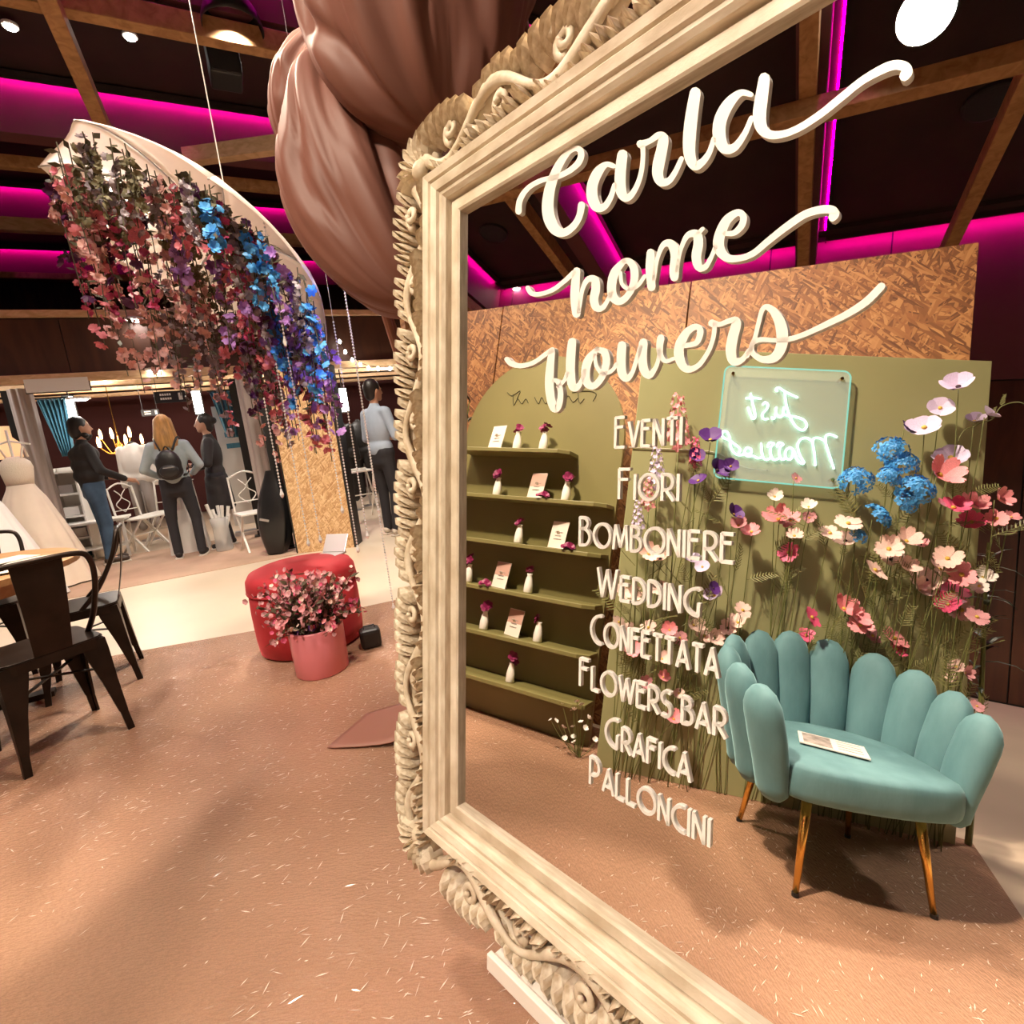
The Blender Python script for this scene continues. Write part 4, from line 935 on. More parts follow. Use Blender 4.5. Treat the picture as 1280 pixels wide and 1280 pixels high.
PC = Vector((-1.09, 2.575, .006)); pt = thing('planter', 'coral pink cylinder planter standing before the red pouf', 'planter', PC)
MB().lathe([(.128, 0), (.134, .006), (.138, .24), (.136, .247), (.128, .247), (.124, .19), (.0, .19)], 48).build('pot', M_pinkpot, pt, True)
MB().lathe([(.124, .19), (.05, .215), (.0, .22)], 24).build('soil', mat('dark_soil', (.03, .018, .012), .9, bump=.6), pt)
bx_ = at_z(462, 812, .006); o = thing('floor_projector', 'small black box light on the carpet beside the pouf', 'light box', (bx_[0], bx_[1]+.05, .006), .35)
MB().box((0, 0, .055), (.115, .10, .11)).build('housing', M_black, o, bevel=.02)
MB().lathe([(.03, 0), (.034, .012)], 16).build('lens', mat('dark_glass', (.01, .01, .015), .1), o, loc=(0, .05, .07), rot=(-1.57, 0, 0))
MB().tube([(-.03, 0, .108), (-.03, 0, .125), (.03, 0, .125), (.03, 0, .108)], .004, 6).build('handle', M_black, o)
# bouquet in the planter
rg = random.Random(21)
bq = thing('planter_bouquet', 'bushy bouquet of tiny dusty pink blossoms growing out of the pink planter', 'bouquet', PC+Vector((0, 0, .20)))
SM = {k: petal_mesh('small_blossom', PM[k] if k in PM else k, 5, 1., .35, .5, 1, s_) for k, s_ in (('pale', 31), ('pink', 32), ('dusty', 33), ('hot', 34), ('purple', 35), ('lilac', 36))}
def sprig(parent, p0, p1, n, kinds, r0, spread):
    b = MB(); P = smoothpts([tuple(p0), tuple(p0+(p1-p0)*.5+Vector((0, 0, .03))), tuple(p1)], 4); b.tube(P, .002, 4)
    for k in range(5):
        c_ = Vector(P[3+k % (len(P)-3)]); d = Vector((rg.uniform(-1, 1), rg.uniform(-1, 1), rg.uniform(-.2, .8))).normalized()*rg.uniform(.03, .06); s_ = d.orthogonal().normalized()*.010
        b.add([c_, c_+d*.5+s_, c_+d, c_+d*.5-s_], [(0, 1, 2, 3)])
    st_ = b.build('leafy_twig', mat('bronze_green_leaf', (.075, .060, .025), .6, var=.4, vscale=9), parent)
    for k in range(n):
        c_ = Vector(P[-1-(k % 5)])+Vector((rg.uniform(-1, 1), rg.uniform(-1, 1), rg.uniform(-.7, 1)))*spread
        kd = rg.choice(kinds); inst('small_blossom', SM[kd], st_, c_, r0*rg.uniform(.7, 1.25), (rg.uniform(-1, 1), rg.uniform(-1.4, .6), rg.uniform(-.2, 1)))
for k in range(110):
    a = rg.uniform(0, 6.283); r = rg.uniform(.03, .27); h = rg.uniform(.07, .35)-.25*max(0, r-.13)
    sprig(bq, Vector((.07*math.cos(a), .07*math.sin(a), 0)), Vector((r*math.cos(a), r*math.sin(a)*.8, h)), 7, ('dusty', 'dusty', 'pink', 'pale', 'hot', 'dusty'), .014, .04)
for dx, dz in ((-.10, .36), (.20, .14), (-.17, .33)): sprig(bq, Vector((0, 0, .02)), Vector((dx, .02, dz)), 4, ('dusty', 'hot'), .015, .02)
for k in range(7):  # violet petals put coloured glints of light into the bouquet
    a = rg.uniform(-2.6, -.4); inst('violet_lit_blossom', SM['purple'], bq, (.10*math.cos(a), .10*math.sin(a), rg.uniform(.03, .11)), .02, (math.cos(a), math.sin(a), .3))
for dx, dy, dz in ((-.13, -.09, .10), (-.10, -.12, .13), (.12, -.10, .06), (.02, -.10, .20), (.15, -.02, .17)):
    inst('large_blossom', SM['pink'], bq, (dx, dy, dz), .034, (dx, -.6, .5))

# ================================================================== FLOWER UMBRELLA
UC = np.array(at_depth(250, 335, 2.65)); UR = .70
a1 = np.array([.887, -.08, -.42]); a1 /= np.linalg.norm(a1)
vd = np.array([-.46, .888, 0]); tau = .30
a2 = -vd*math.cos(tau)+np.array([0, 0, 1])*math.sin(tau); a2 -= a1*(a1 @ a2); a2 /= np.linalg.norm(a2)
ax = np.cross(a1, a2)
if ax[2] < 0: ax = -ax
um = thing('flower_umbrella', 'open white umbrella hung from the roof with flowers trailing out of it', 'umbrella', UC)
def canopy(u, v):                                          # v 0 apex .. 1 rim
    a = 2*math.pi*u+.28; k = (u*8) % 1; th_ = v*1.40
    sc_ = 1-.055*math.sin(math.pi*k)*v*1.6                # gores sag between the ribs, the rim is scalloped
    r = UR*math.sin(th_)/math.sin(1.40)*sc_; h = .27*(math.cos(th_)-math.cos(1.40))+.055*math.sin(math.pi*k)*v**3
    return Vector(a1*r*math.cos(a)+a2*r*math.sin(a)+ax*h)
M_canopy = bpy.data.materials.new('white_umbrella_cloth'); M_canopy.use_nodes = True; N, L = nodes_of(M_canopy)
tr = N.new('ShaderNodeBsdfTranslucent'); tr.inputs[0].default_value = (.85, .76, .68, 1); mxs = N.new('ShaderNodeMixShader'); mxs.inputs[0].default_value = .35
N['Principled BSDF'].inputs['Base Color'].default_value = (.82, .74, .68, 1); N['Principled BSDF'].inputs['Roughness'].default_value = .7
L.new(N['Principled BSDF'].outputs[0], mxs.inputs[1]); L.new(tr.outputs[0], mxs.inputs[2]); L.new(mxs.outputs[0], N['Material Output'].inputs[0])
for gq in range(8):                                        # eight gores of cloth, each sewn between two ribs
    MB().grid(lambda u, v: canopy((gq+u*.9999)/8, max(v, .01)), 7, 12).build('canopy_gore', M_canopy, um, True, solid=.0015)
for k in range(8):
    P = [canopy(k/8+1e-6, .02+.98*j/11)-Vector(ax)*.006 for j in range(12)]; MB().tube(P, .004, 6).build('rib', M_silver, um, True)
MB().tube([Vector(ax*(.27+.06)), Vector(ax*-.18)], .008, 8).build('shaft', M_silver, um, True)
top = Vector(ax*.32); MB().tube([top, Vector((top.x, top.y, 2.05))], .003, 5).build('hanging_cord', M_white, um)
bulb = Vector(UC-a1*.50+ax*.16+a2*.1)  # added bulb, whitens the left inside of the canopy
o = thing('umbrella_fill_lamp', 'small added fill bulb hidden inside the flower umbrella', 'light', bulb)
MB().ell((0, 0, 0), (.028, .028, .034)).build('bulb', emis('fill_bulb', (1, .95, .88), 60), o, True)
MB().tube([(0, 0, .03), tuple(Vector(ax)*.10)], .012, 8).build('clip', M_black, o)
lamp('umbrella_fill_light', 'POINT', bulb-Vector(ax)*.05, 9, (1, .93, .85), .03)
lamp('blue_effect_spot', 'SPOT', (.1, 1.9, 1.75), 60, (.12, .22, 1.0), .03, (-.95, 2.78, 1.80), 34, .7)
# trailing sprays
HC = {'mauve': (.42, .37, .42), 'rose': (.78, .24, .31), 'blush': (.86, .52, .50), 'plum': (.10, .018, .10), 'violet': (.48, .25, .68), 'lit_blue': (.08, .38, .80), 'sage': (.20, .18, .10), 'raspberry': (.62, .08, .22)}  # blue and violet petals carry the tint of a coloured light
for k, c_ in HC.items(): PM[k] = mat('petal_'+k, c_, .55, var=.3, vscale=25)
HB = {k: [petal_mesh('hanging_blossom', PM[k], 6, 1., .3+.3*s_, .33, 2, 40+s_) for s_ in range(2)] for k in HC}
DESC = {'mauve': 'greyish mauve', 'rose': 'rose pink', 'blush': 'blush pink', 'plum': 'dark plum', 'violet': 'violet', 'lit_blue': 'blue-lit', 'sage': 'dull green leafy', 'raspberry': 'raspberry red'}
rg = random.Random(77)
def spray(r, a, ln, kd, nb, rad, sway=.03):
    p0 = UC+a1*r*math.cos(a)+a2*r*math.sin(a)+ax*(.27*max(0, (1-(r/UR)**2))-.02)*.55
    o = thing('flower_spray', '%s flower spray hanging out of the white umbrella' % DESC[kd], 'flower', Vector(p0), 0, '%s sprays under the umbrella' % DESC[kd])
    dx, dy = rg.uniform(-sway, sway), rg.uniform(-sway, sway)
    P = smoothpts([(0, 0, 0), (dx*.5, dy*.5, -ln*.5), (dx, dy, -ln)], 5); b = MB(); b.tube(P, .0028, 4)
    for k in range(7):
        c_ = Vector(P[1+k]); d = Vector((rg.uniform(-1, 1), rg.uniform(-1, 1), rg.uniform(-.8, .3))).normalized()*rg.uniform(.03, .07); s_ = d.orthogonal().normalized()*.012
        b.add([c_, c_+d*.5+s_, c_+d, c_+d*.5-s_], [(0, 1, 2, 3)])
    b.build('stem', mat('grey_green_stem', (.085, .080, .045), .7), o)
    for k in range(nb):
        t = .25+.75*(k+rg.random())/nb; c_ = Vector(P[min(len(P)-1, int(t*(len(P)-1)))]); w_ = rad*1.1*(1.2-.3*t)
        inst('blossom', rg.choice(HB[kd]), o, c_+Vector((rg.uniform(-w_, w_), rg.uniform(-w_, w_), rg.uniform(-.03, .03))), rad*rg.uniform(.7, 1.2), (rg.uniform(-1, 1), rg.uniform(-1.3, .7), rg.uniform(-1, .5)))
for i in range(120):
    r = UR*math.sqrt(rg.uniform(.02, .92)); a = rg.uniform(0, 6.283); x = r*math.cos(a)/UR; y = r*math.sin(a)/UR        # x: along the tilt, + is the low end
    near = y > .35
    if x > .35: kd = rg.choice(('violet', 'lit_blue', 'raspberry', 'violet', 'mauve', 'plum', 'lit_blue'))
    elif x > -.2: kd = rg.choice(('rose', 'mauve', 'plum', 'violet', 'sage', 'rose', 'raspberry', 'mauve'))
    else: kd = rg.choice(('blush', 'mauve', 'rose', 'plum', 'blush', 'mauve', 'raspberry'))
    ln = rg.uniform(.30, .62) if x > -.45 else rg.uniform(.45, .85)
    ln *= .72 if near else 1.
    if kd == 'mauve' or kd == 'raspberry': spray(r, a, ln, kd, 24, .019, .04)
    elif kd == 'sage': spray(r, a, ln*.8, kd, 16, .019, .04)
    elif kd == 'plum': spray(r, a, ln, kd, 6, .036, .04)
    else: spray(r, a, ln, kd, 14, .026, .05)
for i in range(46):                                        # short sprays that cover the near rim
    a = rg.uniform(.15, 2.99); r = UR*rg.uniform(.55, .93); x = r*math.cos(a)/UR
    kd = rg.choice(('violet', 'lit_blue', 'raspberry', 'mauve')) if x > .45 else rg.choice(('mauve', 'sage', 'rose', 'mauve', 'plum', 'sage', 'blush'))
    spray(r, a, rg.uniform(.16, .34), kd, 16, .020, .04)
for i in range(14):                                        # longest trails at the low end and in the middle
    a = rg.uniform(-1.0, .2) if i % 2 else rg.uniform(-2.2, -.9); spray(UR*rg.uniform(.35, .85), a, rg.uniform(.62, .82), rg.choice(('violet', 'plum', 'lit_blue', 'rose') if i % 2 else ('rose', 'blush', 'plum', 'mauve')), 18, .024, .05)
for x, y, rr in ((-.75, .25, .05), (-.55, .45, .06), (-.3, .55, .055), (-.05, .55, .055), (.2, .5, .05), (.42, .45, .05), (.55, .35, .05)):
    spray(UR*math.hypot(x, y), math.atan2(y, x), .22, 'rose' if x < .3 else 'violet', 3, rr, .03)
# crystal bead strands
M_cry = mat('clear_crystal', (.95, .95, .97), .05, spec=.9, metal=.35)
BEAD = MB().add([(1, 0, 0), (-1, 0, 0), (0, 1, 0), (0, -1, 0), (0, 0, 1.2), (0, 0, -1.2)], [(0, 2, 4), (2, 1, 4), (1, 3, 4), (3, 0, 4), (2, 0, 5), (1, 2, 5), (3, 1, 5), (0, 3, 5)])
for i, (x0, y0, x1, y1, d, big) in enumerate(((434, 352, 487, 762, 2.95, 0), (422, 405, 455, 672, 2.9, 1), (368, 440, 392, 678, 2.75, 0), (353, 455, 378, 682, 2.7, 0), (398, 440, 425, 640, 2.8, 0), (412, 430, 441, 690, 2.85, 0), (332, 500, 351, 620, 2.6, 0), (333, 280, 354, 430, 2.35, 0), (440, 395, 470, 640, 3.1, 1))):
    q = at_depth((x0+x1)/2, (y0+y1)/2, d); zt = at_plane(x0, y0, q, vd)[2]; zb = at_plane(x1, y1, q, vd)[2]
    o = thing('crystal_strand', ('crystal bead strand with teardrop ends hanging by the chipboard pillar' if big else 'crystal bead strand hanging down from the flower umbrella'), 'bead strand', (q[0], q[1], zb), 0, 'teardrop crystal strands' if big else 'crystal strands')
    b = MB(); n = int((zt-zb)/.017); b.tube([(0, 0, 0), (0, 0, zt-zb)], .0008, 3)
    for k in range(n): b.add([(vx*.0058, vy*.0058, vz*.0065+.03+k*.017) for vx, vy, vz in BEAD.v], BEAD.f)
    bo = b.build('beads', M_cry, o); bo['kind'] = 'stuff'
    if i in (0, 1, 8): MB().tube([(0, 0, zt-zb), (0, 0, 4.32-zb)], .0007, 4).build('hanging_thread', M_cry, o)
    MB().lathe([(.001, .035), (.007, .02), (.011, .006), (.006, -.008), (.001, -.012)], 8).build('teardrop', M_cry, o)

# ================================================================== GIANT FABRIC BOW
M_bow = mat('dusty_brown_satin', (.165, .068, .050), .55, sheen=.3, var=.06, vscale=3, spec=.3)
KN = Vector(at_depth(478, 112, 1.72))
bw = thing('giant_bow', 'giant dusty brown fabric bow bulging above and behind the mirror corner', 'bow', (KN.x, KN.y, 0))
def lobe(name, pin, far, hw, hd, dep0, dep1, nf, amp, seed, skew=0., yaw=0.):
    p0 = Vector(at_depth(*pin, dep0)); p1 = Vector(at_depth(*far, dep1)); d = p1-p0; Ln = d.length; d.normalize()
    vdir = Vector(ray(*pin)).normalized(); sx = d.cross(vdir).normalized(); sy = sx.cross(d)
    def fn(u, v):
        th_ = math.pi*v; a = 2*math.pi*u; t = (1-math.cos(th_))/2; r = math.sin(th_)**.8*(1+.25*math.sin(th_))*.85
        wr = amp*math.exp(-t*2.2)*math.sin(nf*a+3*math.sin(2*a+seed)+2.5*t)+.06*amp/.1*math.exp(-(1-t)*5)*math.sin(5*a+seed)
        nz = mnoise.noise(Vector((math.cos(a)*1.6+seed, math.sin(a)*1.6, t*2.2))); nz2 = mnoise.noise(Vector((math.cos(a)*4+seed, math.sin(a)*4, t*1.6+nz)))
        fold = -abs(math.sin(2.2*a+seed+3.*nz))**12*.07*math.sin(th_)
        r *= 1+wr*.9+.16*nz+fold*1.6-.16*max(0, .28-abs(nz2))*(1-.4*t)
        c_ = p0+d*(Ln*t)+sx*(skew*math.sin(th_)*Ln)
        return c_+sx*(r*hw*math.cos(a))+sy*(r*hd*math.sin(a))-bw.location
    MB().grid(fn, 128, 72, True).build(name, M_bow, bw, True)
lobe('bow_loop', (430, 75), (535, 385), .20, .20, 1.75, 1.62, 8, .17, 1.3, -.12)
lobe('bow_loop', (447, 60), (385, 215), .12, .15, 1.80, 1.82, 7, .16, 4.1, -.18)
lobe('bow_loop', (560, 178), (520, -210), .345, .28, 1.50, 1.48, 6, .13, 2.2, .05)
lobe('bow_loop', (500, 120), (640, 60), .16, .16, 1.85, 1.80, 7, .14, 5.5)
MB().grid(lambda u, v: Vector(at_depth(482, 128, 1.78))-bw.location+Vector((.10*math.sin(math.pi*v)*math.cos(2*math.pi*u)*(1+.15*math.sin(12*math.pi*u)), .08*math.sin(math.pi*v)*math.sin(2*math.pi*u), .14*math.cos(math.pi*v))), 40, 20, True).build('bow_knot', M_bow, bw, True)
post_px = at_depth(508, 420, 2.02); PX, PY = float(post_px[0]), float(post_px[1])
# long tail from the knot behind the mirror to the floor, its end lying on the carpet
T0, T1 = np.array([-.40, 1.80]), np.array([-.30, 2.14])
path = [(0, -.06, .06, 1.75), (.25, .04, .02, 1.2), (.5, .08, .0, .7), (.7, .06, .0, .34), (.82, -.02, .0, .13), (.90, -.14, -.0, .035), (1., -.42, -.02, .014)]
PP = smoothpts([p[1:] for p in path], 5)
def tail(u, v):
    k = v*(len(PP)-1); i = min(int(k), len(PP)-2); q = PP[i]+(PP[i+1]-PP[i])*(k-i)
    wv = .06+.94*min(1, v*1.8); c0 = (T0+T1)/2; hw = (T1-T0)/2*wv; s_ = 2*u-1
    return Vector((c0[0]+q[0]+hw[0]*s_+.02*math.sin(9*u+6*v)*(1-v), c0[1]+q[1]+hw[1]*s_-(.06*s_*max(0, v-.85)/.15 if v > .85 else 0), q[2]+.02*math.sin(5*u)*(v < .85)))-bw.location
MB().grid(tail, 12, 40).build('bow_tail', mat('lit_brown_satin', (.36, .17, .125), .5, sheen=.3), bw, True, solid=.004)  # tail satin coloured lighter than the loops for the strong light on it
o = thing('wooden_post', 'raw chipboard post behind the mirror carrying the giant bow', 'post', (PX+.04, PY, .006), TH)
MB().box((0, 0, 1.15), (.10, .06, 2.3)).build('upright', M_osb2, o); MB().box((0, 0, .01), (.34, .34, .02)).build('foot_plate', M_osb2, o)

# ================================================================== FAR BRIDAL STANDS
def eta_xz(px, eta):
    p = at_eta(px[0], px[1], eta); return float(p @ e1), float(p[2])
def eta_floor(x, y, eta):                                   # foot of the upright through that pixel
    p = at_eta(x, y, eta); return Vector((p[0], p[1], 0))
def frame_at(px, eta):
    x, z = eta_xz(px, eta); return RF(x, eta, z)
# chipboard pillar at the aisle
p0, p1 = at_z(373, 692), at_z(443, 684); d_ = p1-p0; wd_ = float(np.linalg.norm(d_[:2])); an = math.atan2(d_[1], d_[0])
o = thing('chipboard_pillar', 'pale chipboard clad pillar at the aisle behind the crystal strands', 'pillar', p0, an)
MB().box((wd_/2, .009, 1.01), (wd_, .018, 2.02)).build('front_board', M_osb2, o)
MB().box((-.009, .15, 1.01), (.018, .30, 2.02)).build('side_board', M_black, o)
MB().box((wd_+.009, .15, 1.01), (.018, .30, 2.02)).build('side_board', M_black, o)
# black garment bag leaning at the pillar
o = thing('garment_bag', 'black folded garment bag leaning at the chipboard pillar', 'bag', Vector(p0)+Vector((-.30, .10, 0)), an)
b = MB()
for z, rx, ry, cx in ((0, .10, .08, -.02), (.05, .16, .12, -.02), (.25, .19, .11, -.01), (.45, .15, .08, .03), (.75, .08, .05, .08), (.95, .03, .03, .10)): pass
b.grid(lambda u, v: Vector((.02+.10*v+(.06+.13*math.sin(math.pi*min(1, v*.9+.12)))*math.cos(2*math.pi*u)*(1+.12*math.sin(10*math.pi*u)), (.04+.07*math.sin(math.pi*min(1, v+.1)))*math.sin(2*math.pi*u), .02+.93*v)), 28, 14, True)
b.build('bag_body', mat('black_vinyl', (.012, .012, .013), .3), o, True)
MB().box((.0, -.115, .42), (.10, .012, .025), M=Matrix.Rotation(.3, 3, 'Y')).build('reflective_strip', M_silver, o)
M_drape = mat('greyish_drape', (.40, .33, .30), .8, var=.3, vscale=2, stretch=(6, 6, .5))
M_blue = mat('blue_sheer_curtain', (.10, .30, .42), .8, var=.25, vscale=4, stretch=(6, 6, .5))
M_linen = mat('white_linen', (.82, .79, .75), .8, var=.06, vscale=3)
def pleat(name, label, cat, px_l, px_r, top, bot, eta, m, gather=.35, amp=.035, nf=6):
    x0, zt = eta_xz((px_l, top), eta); x1, _ = eta_xz((px_r, top), eta); _, zb = eta_xz(((px_l+px_r)/2, bot), eta); zb = max(zb, .01)
    base = RF((x0+x1)/2, eta, zb); o = thing(name, label, cat, base, TH); W_ = x1-x0; H_ = zt-zb
    def fn(u, v):
        k = 1-gather*v; return Vector(((u-.5)*W_*k+.05*gather*v, amp*math.sin(2*math.pi*nf*u+1.3*v), H_*(1-v)))
    MB().grid(fn, 60, 10).build('drape', m, o, True, solid=.006)
    MB().bar((-W_/2-.03, 0, H_+.01), (W_/2+.03, 0, H_+.01), .03, .02).build('rail', M_black, o); return o
# draped and bare uprights of the stands
for px, py, eta, w_, m, lab in ((50, 585, 7.75, .20, M_drape, 'grey draped upright between bridal gowns and blue curtain'), (36, 585, 7.85, .12, M_black, 'black upright beside the bridal gowns'),
                                (326, 560, 7.2, .26, M_drape, 'grey draped upright left of the chipboard pillar'), (306, 560, 8.0, .10, M_black, 'black upright beside the right blue curtain'), (341, 570, 6.6, .10, M_black, 'black upright touching the chipboard pillar')):
    f0 = eta_floor(px, py, eta); zt = 2.14
    o = thing('stand_upright', lab, 'post', f0, TH)
    if m is M_drape: MB().grid(lambda u, v: Vector((w_/2*math.cos(2*math.pi*u)*(1+.10*math.sin(16*math.pi*u)), .09*math.sin(2*math.pi*u)*(1+.10*math.sin(16*math.pi*u)), zt*v)), 48, 6, True).build('drape', m, o, True)
    else: MB().box((0, 0, zt/2), (w_, .08, zt)).build('post', m, o)
    MB().box((0, 0, .01), (w_+.08, .18, .02)).build('base_plate', M_black, o)
pleat('blue_curtain', 'blue sheer curtain gathered beside the grey draped upright', 'curtain', 46, 82, 500, 572, 8.3, M_blue, .55)
pleat('blue_curtain', 'blue sheer curtain hanging beside the woman in the black coat', 'curtain', 262, 298, 490, 548, 8.2, M_blue, .45)
# bright light bars
for px, py, h, eta, lab in ((88, 513, .36, 9., 'upright white light bar beside the left blue curtain'), (93, 531, .22, 9.05, 'short white light bar under the taller one'), (247, 503, .32, 9., 'upright white light bar over the blond woman'), (430, 500, .36, 8.8, 'upright white light bar right of the chipboard pillar')):
    o = thing('light_bar', lab, 'light', frame_at((px, py), eta), TH)
    MB().box((0, 0, 0), (.10, .03, h)).build('tube', M_glow, o); MB().box((0, .03, 0), (.13, .03, h+.04)).build('housing', M_black, o)
    MB().bar((0, .04, h/2), (0, .04, 2.62-o.location.z), .015, .015).build('hanger', M_black, o)
downlight(frame_at((98, 497), 8.05), .09, 'bright round downlight beside the upright light bar', None)
MB_sheet = frame_at((72, 481), 7.4); o = thing('white_board', 'blank white board fixed under the stand fascia', 'board', MB_sheet, TH)
MB().box((0, 0, 0), (.55, .02, .14)).build('panel', M_white, o); MB().box((0, .015, 0), (.57, .01, .16)).build('frame', M_black, o)
for px, py, w_, lab in ((213, 496, .36, 'black hanging stand sign with two lines of white print'), (188, 516, .24, 'smaller black hanging sign lower behind the first')):
    o = thing('hanging_sign', lab, 'sign', frame_at((px, py), 8.5 if w_ > .3 else 10.2), TH)
    MB().box((0, 0, 0), (w_, .02, w_*.42)).build('board', M_black, o)
    for k in range(2):
        for j in range(5): MB().box((-w_*.30+j*w_*.075, -.0115, w_*(.09-.15*k)), (w_*.055, .003, w_*.075)).build('print_mark', M_white, o)
    MB().box((w_*.33, -.0115, 0), (w_*.13, .003, w_*.26)).build('print_emblem', M_white, o)
    for s_ in (-1, 1): MB().bar((s_*w_*.4, 0, w_*.2), (s_*w_*.4, 0, 2.62-o.location.z), .006, .006).build('hanger', M_black, o)
# shelf unit
f0 = eta_floor(80, 640, 8.7); o = thing('shelf_unit', 'tall white shelf unit behind the man in jeans', 'shelf', f0, TH-.25)
MB().box((-.22, 0, .62), (.34, .34, 1.24)).build('closed_side', M_white, o)
for k in range(5): MB().box((.13, 0, .02+.29*k), (.36, .32, .025)).build('shelf_board', M_white, o)
MB().box((.31, 0, .62), (.02, .34, 1.24)).build('side_panel', M_white, o); MB().box((.13, .16, .62), (.36, .02, 1.24)).build('back_panel', M_white, o)
for k, (m, w_) in enumerate(((M_blue, .12), (M_white, .2), (M_linen, .16), (M_silver, .14))):
    tag(MB().box(Vector(f0)+Matrix.Rotation(TH-.25, 3, 'Z') @ Vector((.12, -.02, .09+.29*k)), (w_, .16, .11), TH).build('display_box', m), ('blue gift box', 'white gift box', 'linen covered gift box', 'silver gift box')[k]+' on the white shelf unit', 'box', 'gift boxes')
def white_table(px, py, eta, w_, dp, h, lab):
    f = eta_floor(px, py, eta); o = thing('white_table', lab, 'table', f, TH)
    MB().box((0, 0, h-.015), (w_, dp, .03)).build('table_top', M_white, o, bevel=.004)
    for sx in (-1, 1):
        for sy in (-1, 1): MB().bar((sx*(w_/2-.04), sy*(dp/2-.04), h-.03), (sx*(w_/2-.04), sy*(dp/2-.04), 0), .03, .03).build('leg', M_white, o)
    MB().box((0, 0, .16), (w_-.1, dp-.08, .02)).build('lower_shelf', M_white, o); return o
white_table(100, 648, 8.45, 1.0, .45, .52, 'low white display bench before the white shelf unit')
def folding(px, py, eta, rz, lab, table=False):
    f = eta_floor(px, py, eta); o = thing('folding_table' if table else 'folding_chair', lab, 'table' if table else 'chair', f, TH+rz)
    h = .72 if table else .45; w_ = .50 if table else .40
    MB().box((0, 0, h), (w_, .40, .022)).build('table_top' if table else 'seat', M_white, o, bevel=.004)
    for sx in (-1, 1):
        for sy in (-1, 1): MB().bar((sx*w_*.46, sy*.18, h-.01), (sx*w_*.46, -sy*.20, 0), .022, .018).build('leg', M_white, o)
    MB().bar((-w_*.46, .02, h*.5), (w_*.46, .02, h*.5), .016, .016).build('stretcher', M_white, o)
    if not table:
        for sx in (-1, 1): MB().bar((sx*w_*.46, .19, h), (sx*w_*.46, .25, .90), .02, .018).build('back_post', M_white, o)
        MB().tube(smoothpts([(-w_*.46, .25, .88), (0, .255, .95), (w_*.46, .25, .88)], 5), .012, 6).build('back_rail', M_white, o, True)
        b = MB()
        for s_ in (-1, 1): b.tube(smoothpts([(0, .235, .55), (s_*.10, .24, .66), (0, .245, .76), (s_*.08, .25, .86)], 5), .007, 5)
        b.tube([(-w_*.46, .22, .58), (w_*.46, .22, .58)], .008, 5); b.build('back_lattice', M_white, o, True)
    return o
folding(172, 628, 8.6, .9, 'white lattice-back folding chair beside the man in jeans')
folding(196, 620, 9.0, -.5, 'white folding chair before the pale suit')
folding(322, 655, 7.0, .2, 'white folding chair beside the grey draped upright')
folding(446, 608, 7.9, .1, 'white folding table beside the man in the blue shirt', True)
for k in range(3): tag(MB().box(frame_at((446, 608), 7.9)*0+eta_floor(446, 608, 7.9)+Vector((-.12+.12*k, 0, .748)), (.09, .12, .03), .3*k).build('display_box', M_linen), 'small pale box on the white folding table', 'box', 'boxes on the folding table')
# white pedestal behind the blond woman
f0 = eta_floor(232, 650, 7.8); o = thing('draped_pedestal', 'tapered white draped pedestal in front of the blond woman', 'pedestal', f0, TH)
MB().lathe([(.30, 0), (.25, .5), (.22, .88), (.16, .90)], 4).build('cloth', M_linen, o, rot=(0, 0, math.pi/4)); MB().box((0, 0, .905), (.34, .34, .012)).build('plate', M_white, o)
# glass vase and bags beside it
f0 = eta_floor(276, 660, 7.3); o = thing('floor_vase', 'clear glass floor vase filled with white pampas beside the black coat', 'vase', f0)
MB().lathe([(.09, 0), (.10, .02), (.09, .3), (.11, .42)], 20).build('glass', mat('vase_glass', (.7, .72, .72), .1, alpha=.4), o, True)
b = MB()
for k in range(14): b.tube([(0, 0, .05), (rg.uniform(-.12, .12), rg.uniform(-.1, .1), rg.uniform(.4, .62))], [.004, .022], 5)
b.build('pampas', M_linen, o)
# chandelier
cpos = frame_at((150, 560), 10.); o = thing('chandelier', 'glowing branched candle chandelier between the stands', 'chandelier', cpos)
MB().lathe([(.012, .42), (.015, .1), (.05, .05), (.03, -.05), (.05, -.12), (.01, -.18)], 16).build('stem', M_brass, o, True)
for k in range(10):
    a = 2*math.pi*k/10; r = .30 if k % 2 else .20; z = .06 if k % 2 else .18
    MB().tube(smoothpts([(0, 0, 0), (r*.5*math.cos(a), r*.5*math.sin(a), -.08), (r*math.cos(a), r*math.sin(a), z-.03)], 5), .007, 6).build('arm', M_brass, o, True)
    MB().lathe([(.016, z-.02), (.022, z+.05), (.014, z+.10), (.002, z+.13)], 8).build('candle_bulb', emis('candle_glow', (1, .55, .22), 22), o, True, loc=(r*math.cos(a), r*math.sin(a), 0))
MB().bar((0, 0, .4), (0, 0, 2.62-cpos.z), .008, .008).build('chain', M_brass, o)
lamp('chandelier_light', 'POINT', cpos+Vector((0, 0, .1)), 30, (1, .55, .25), .2)
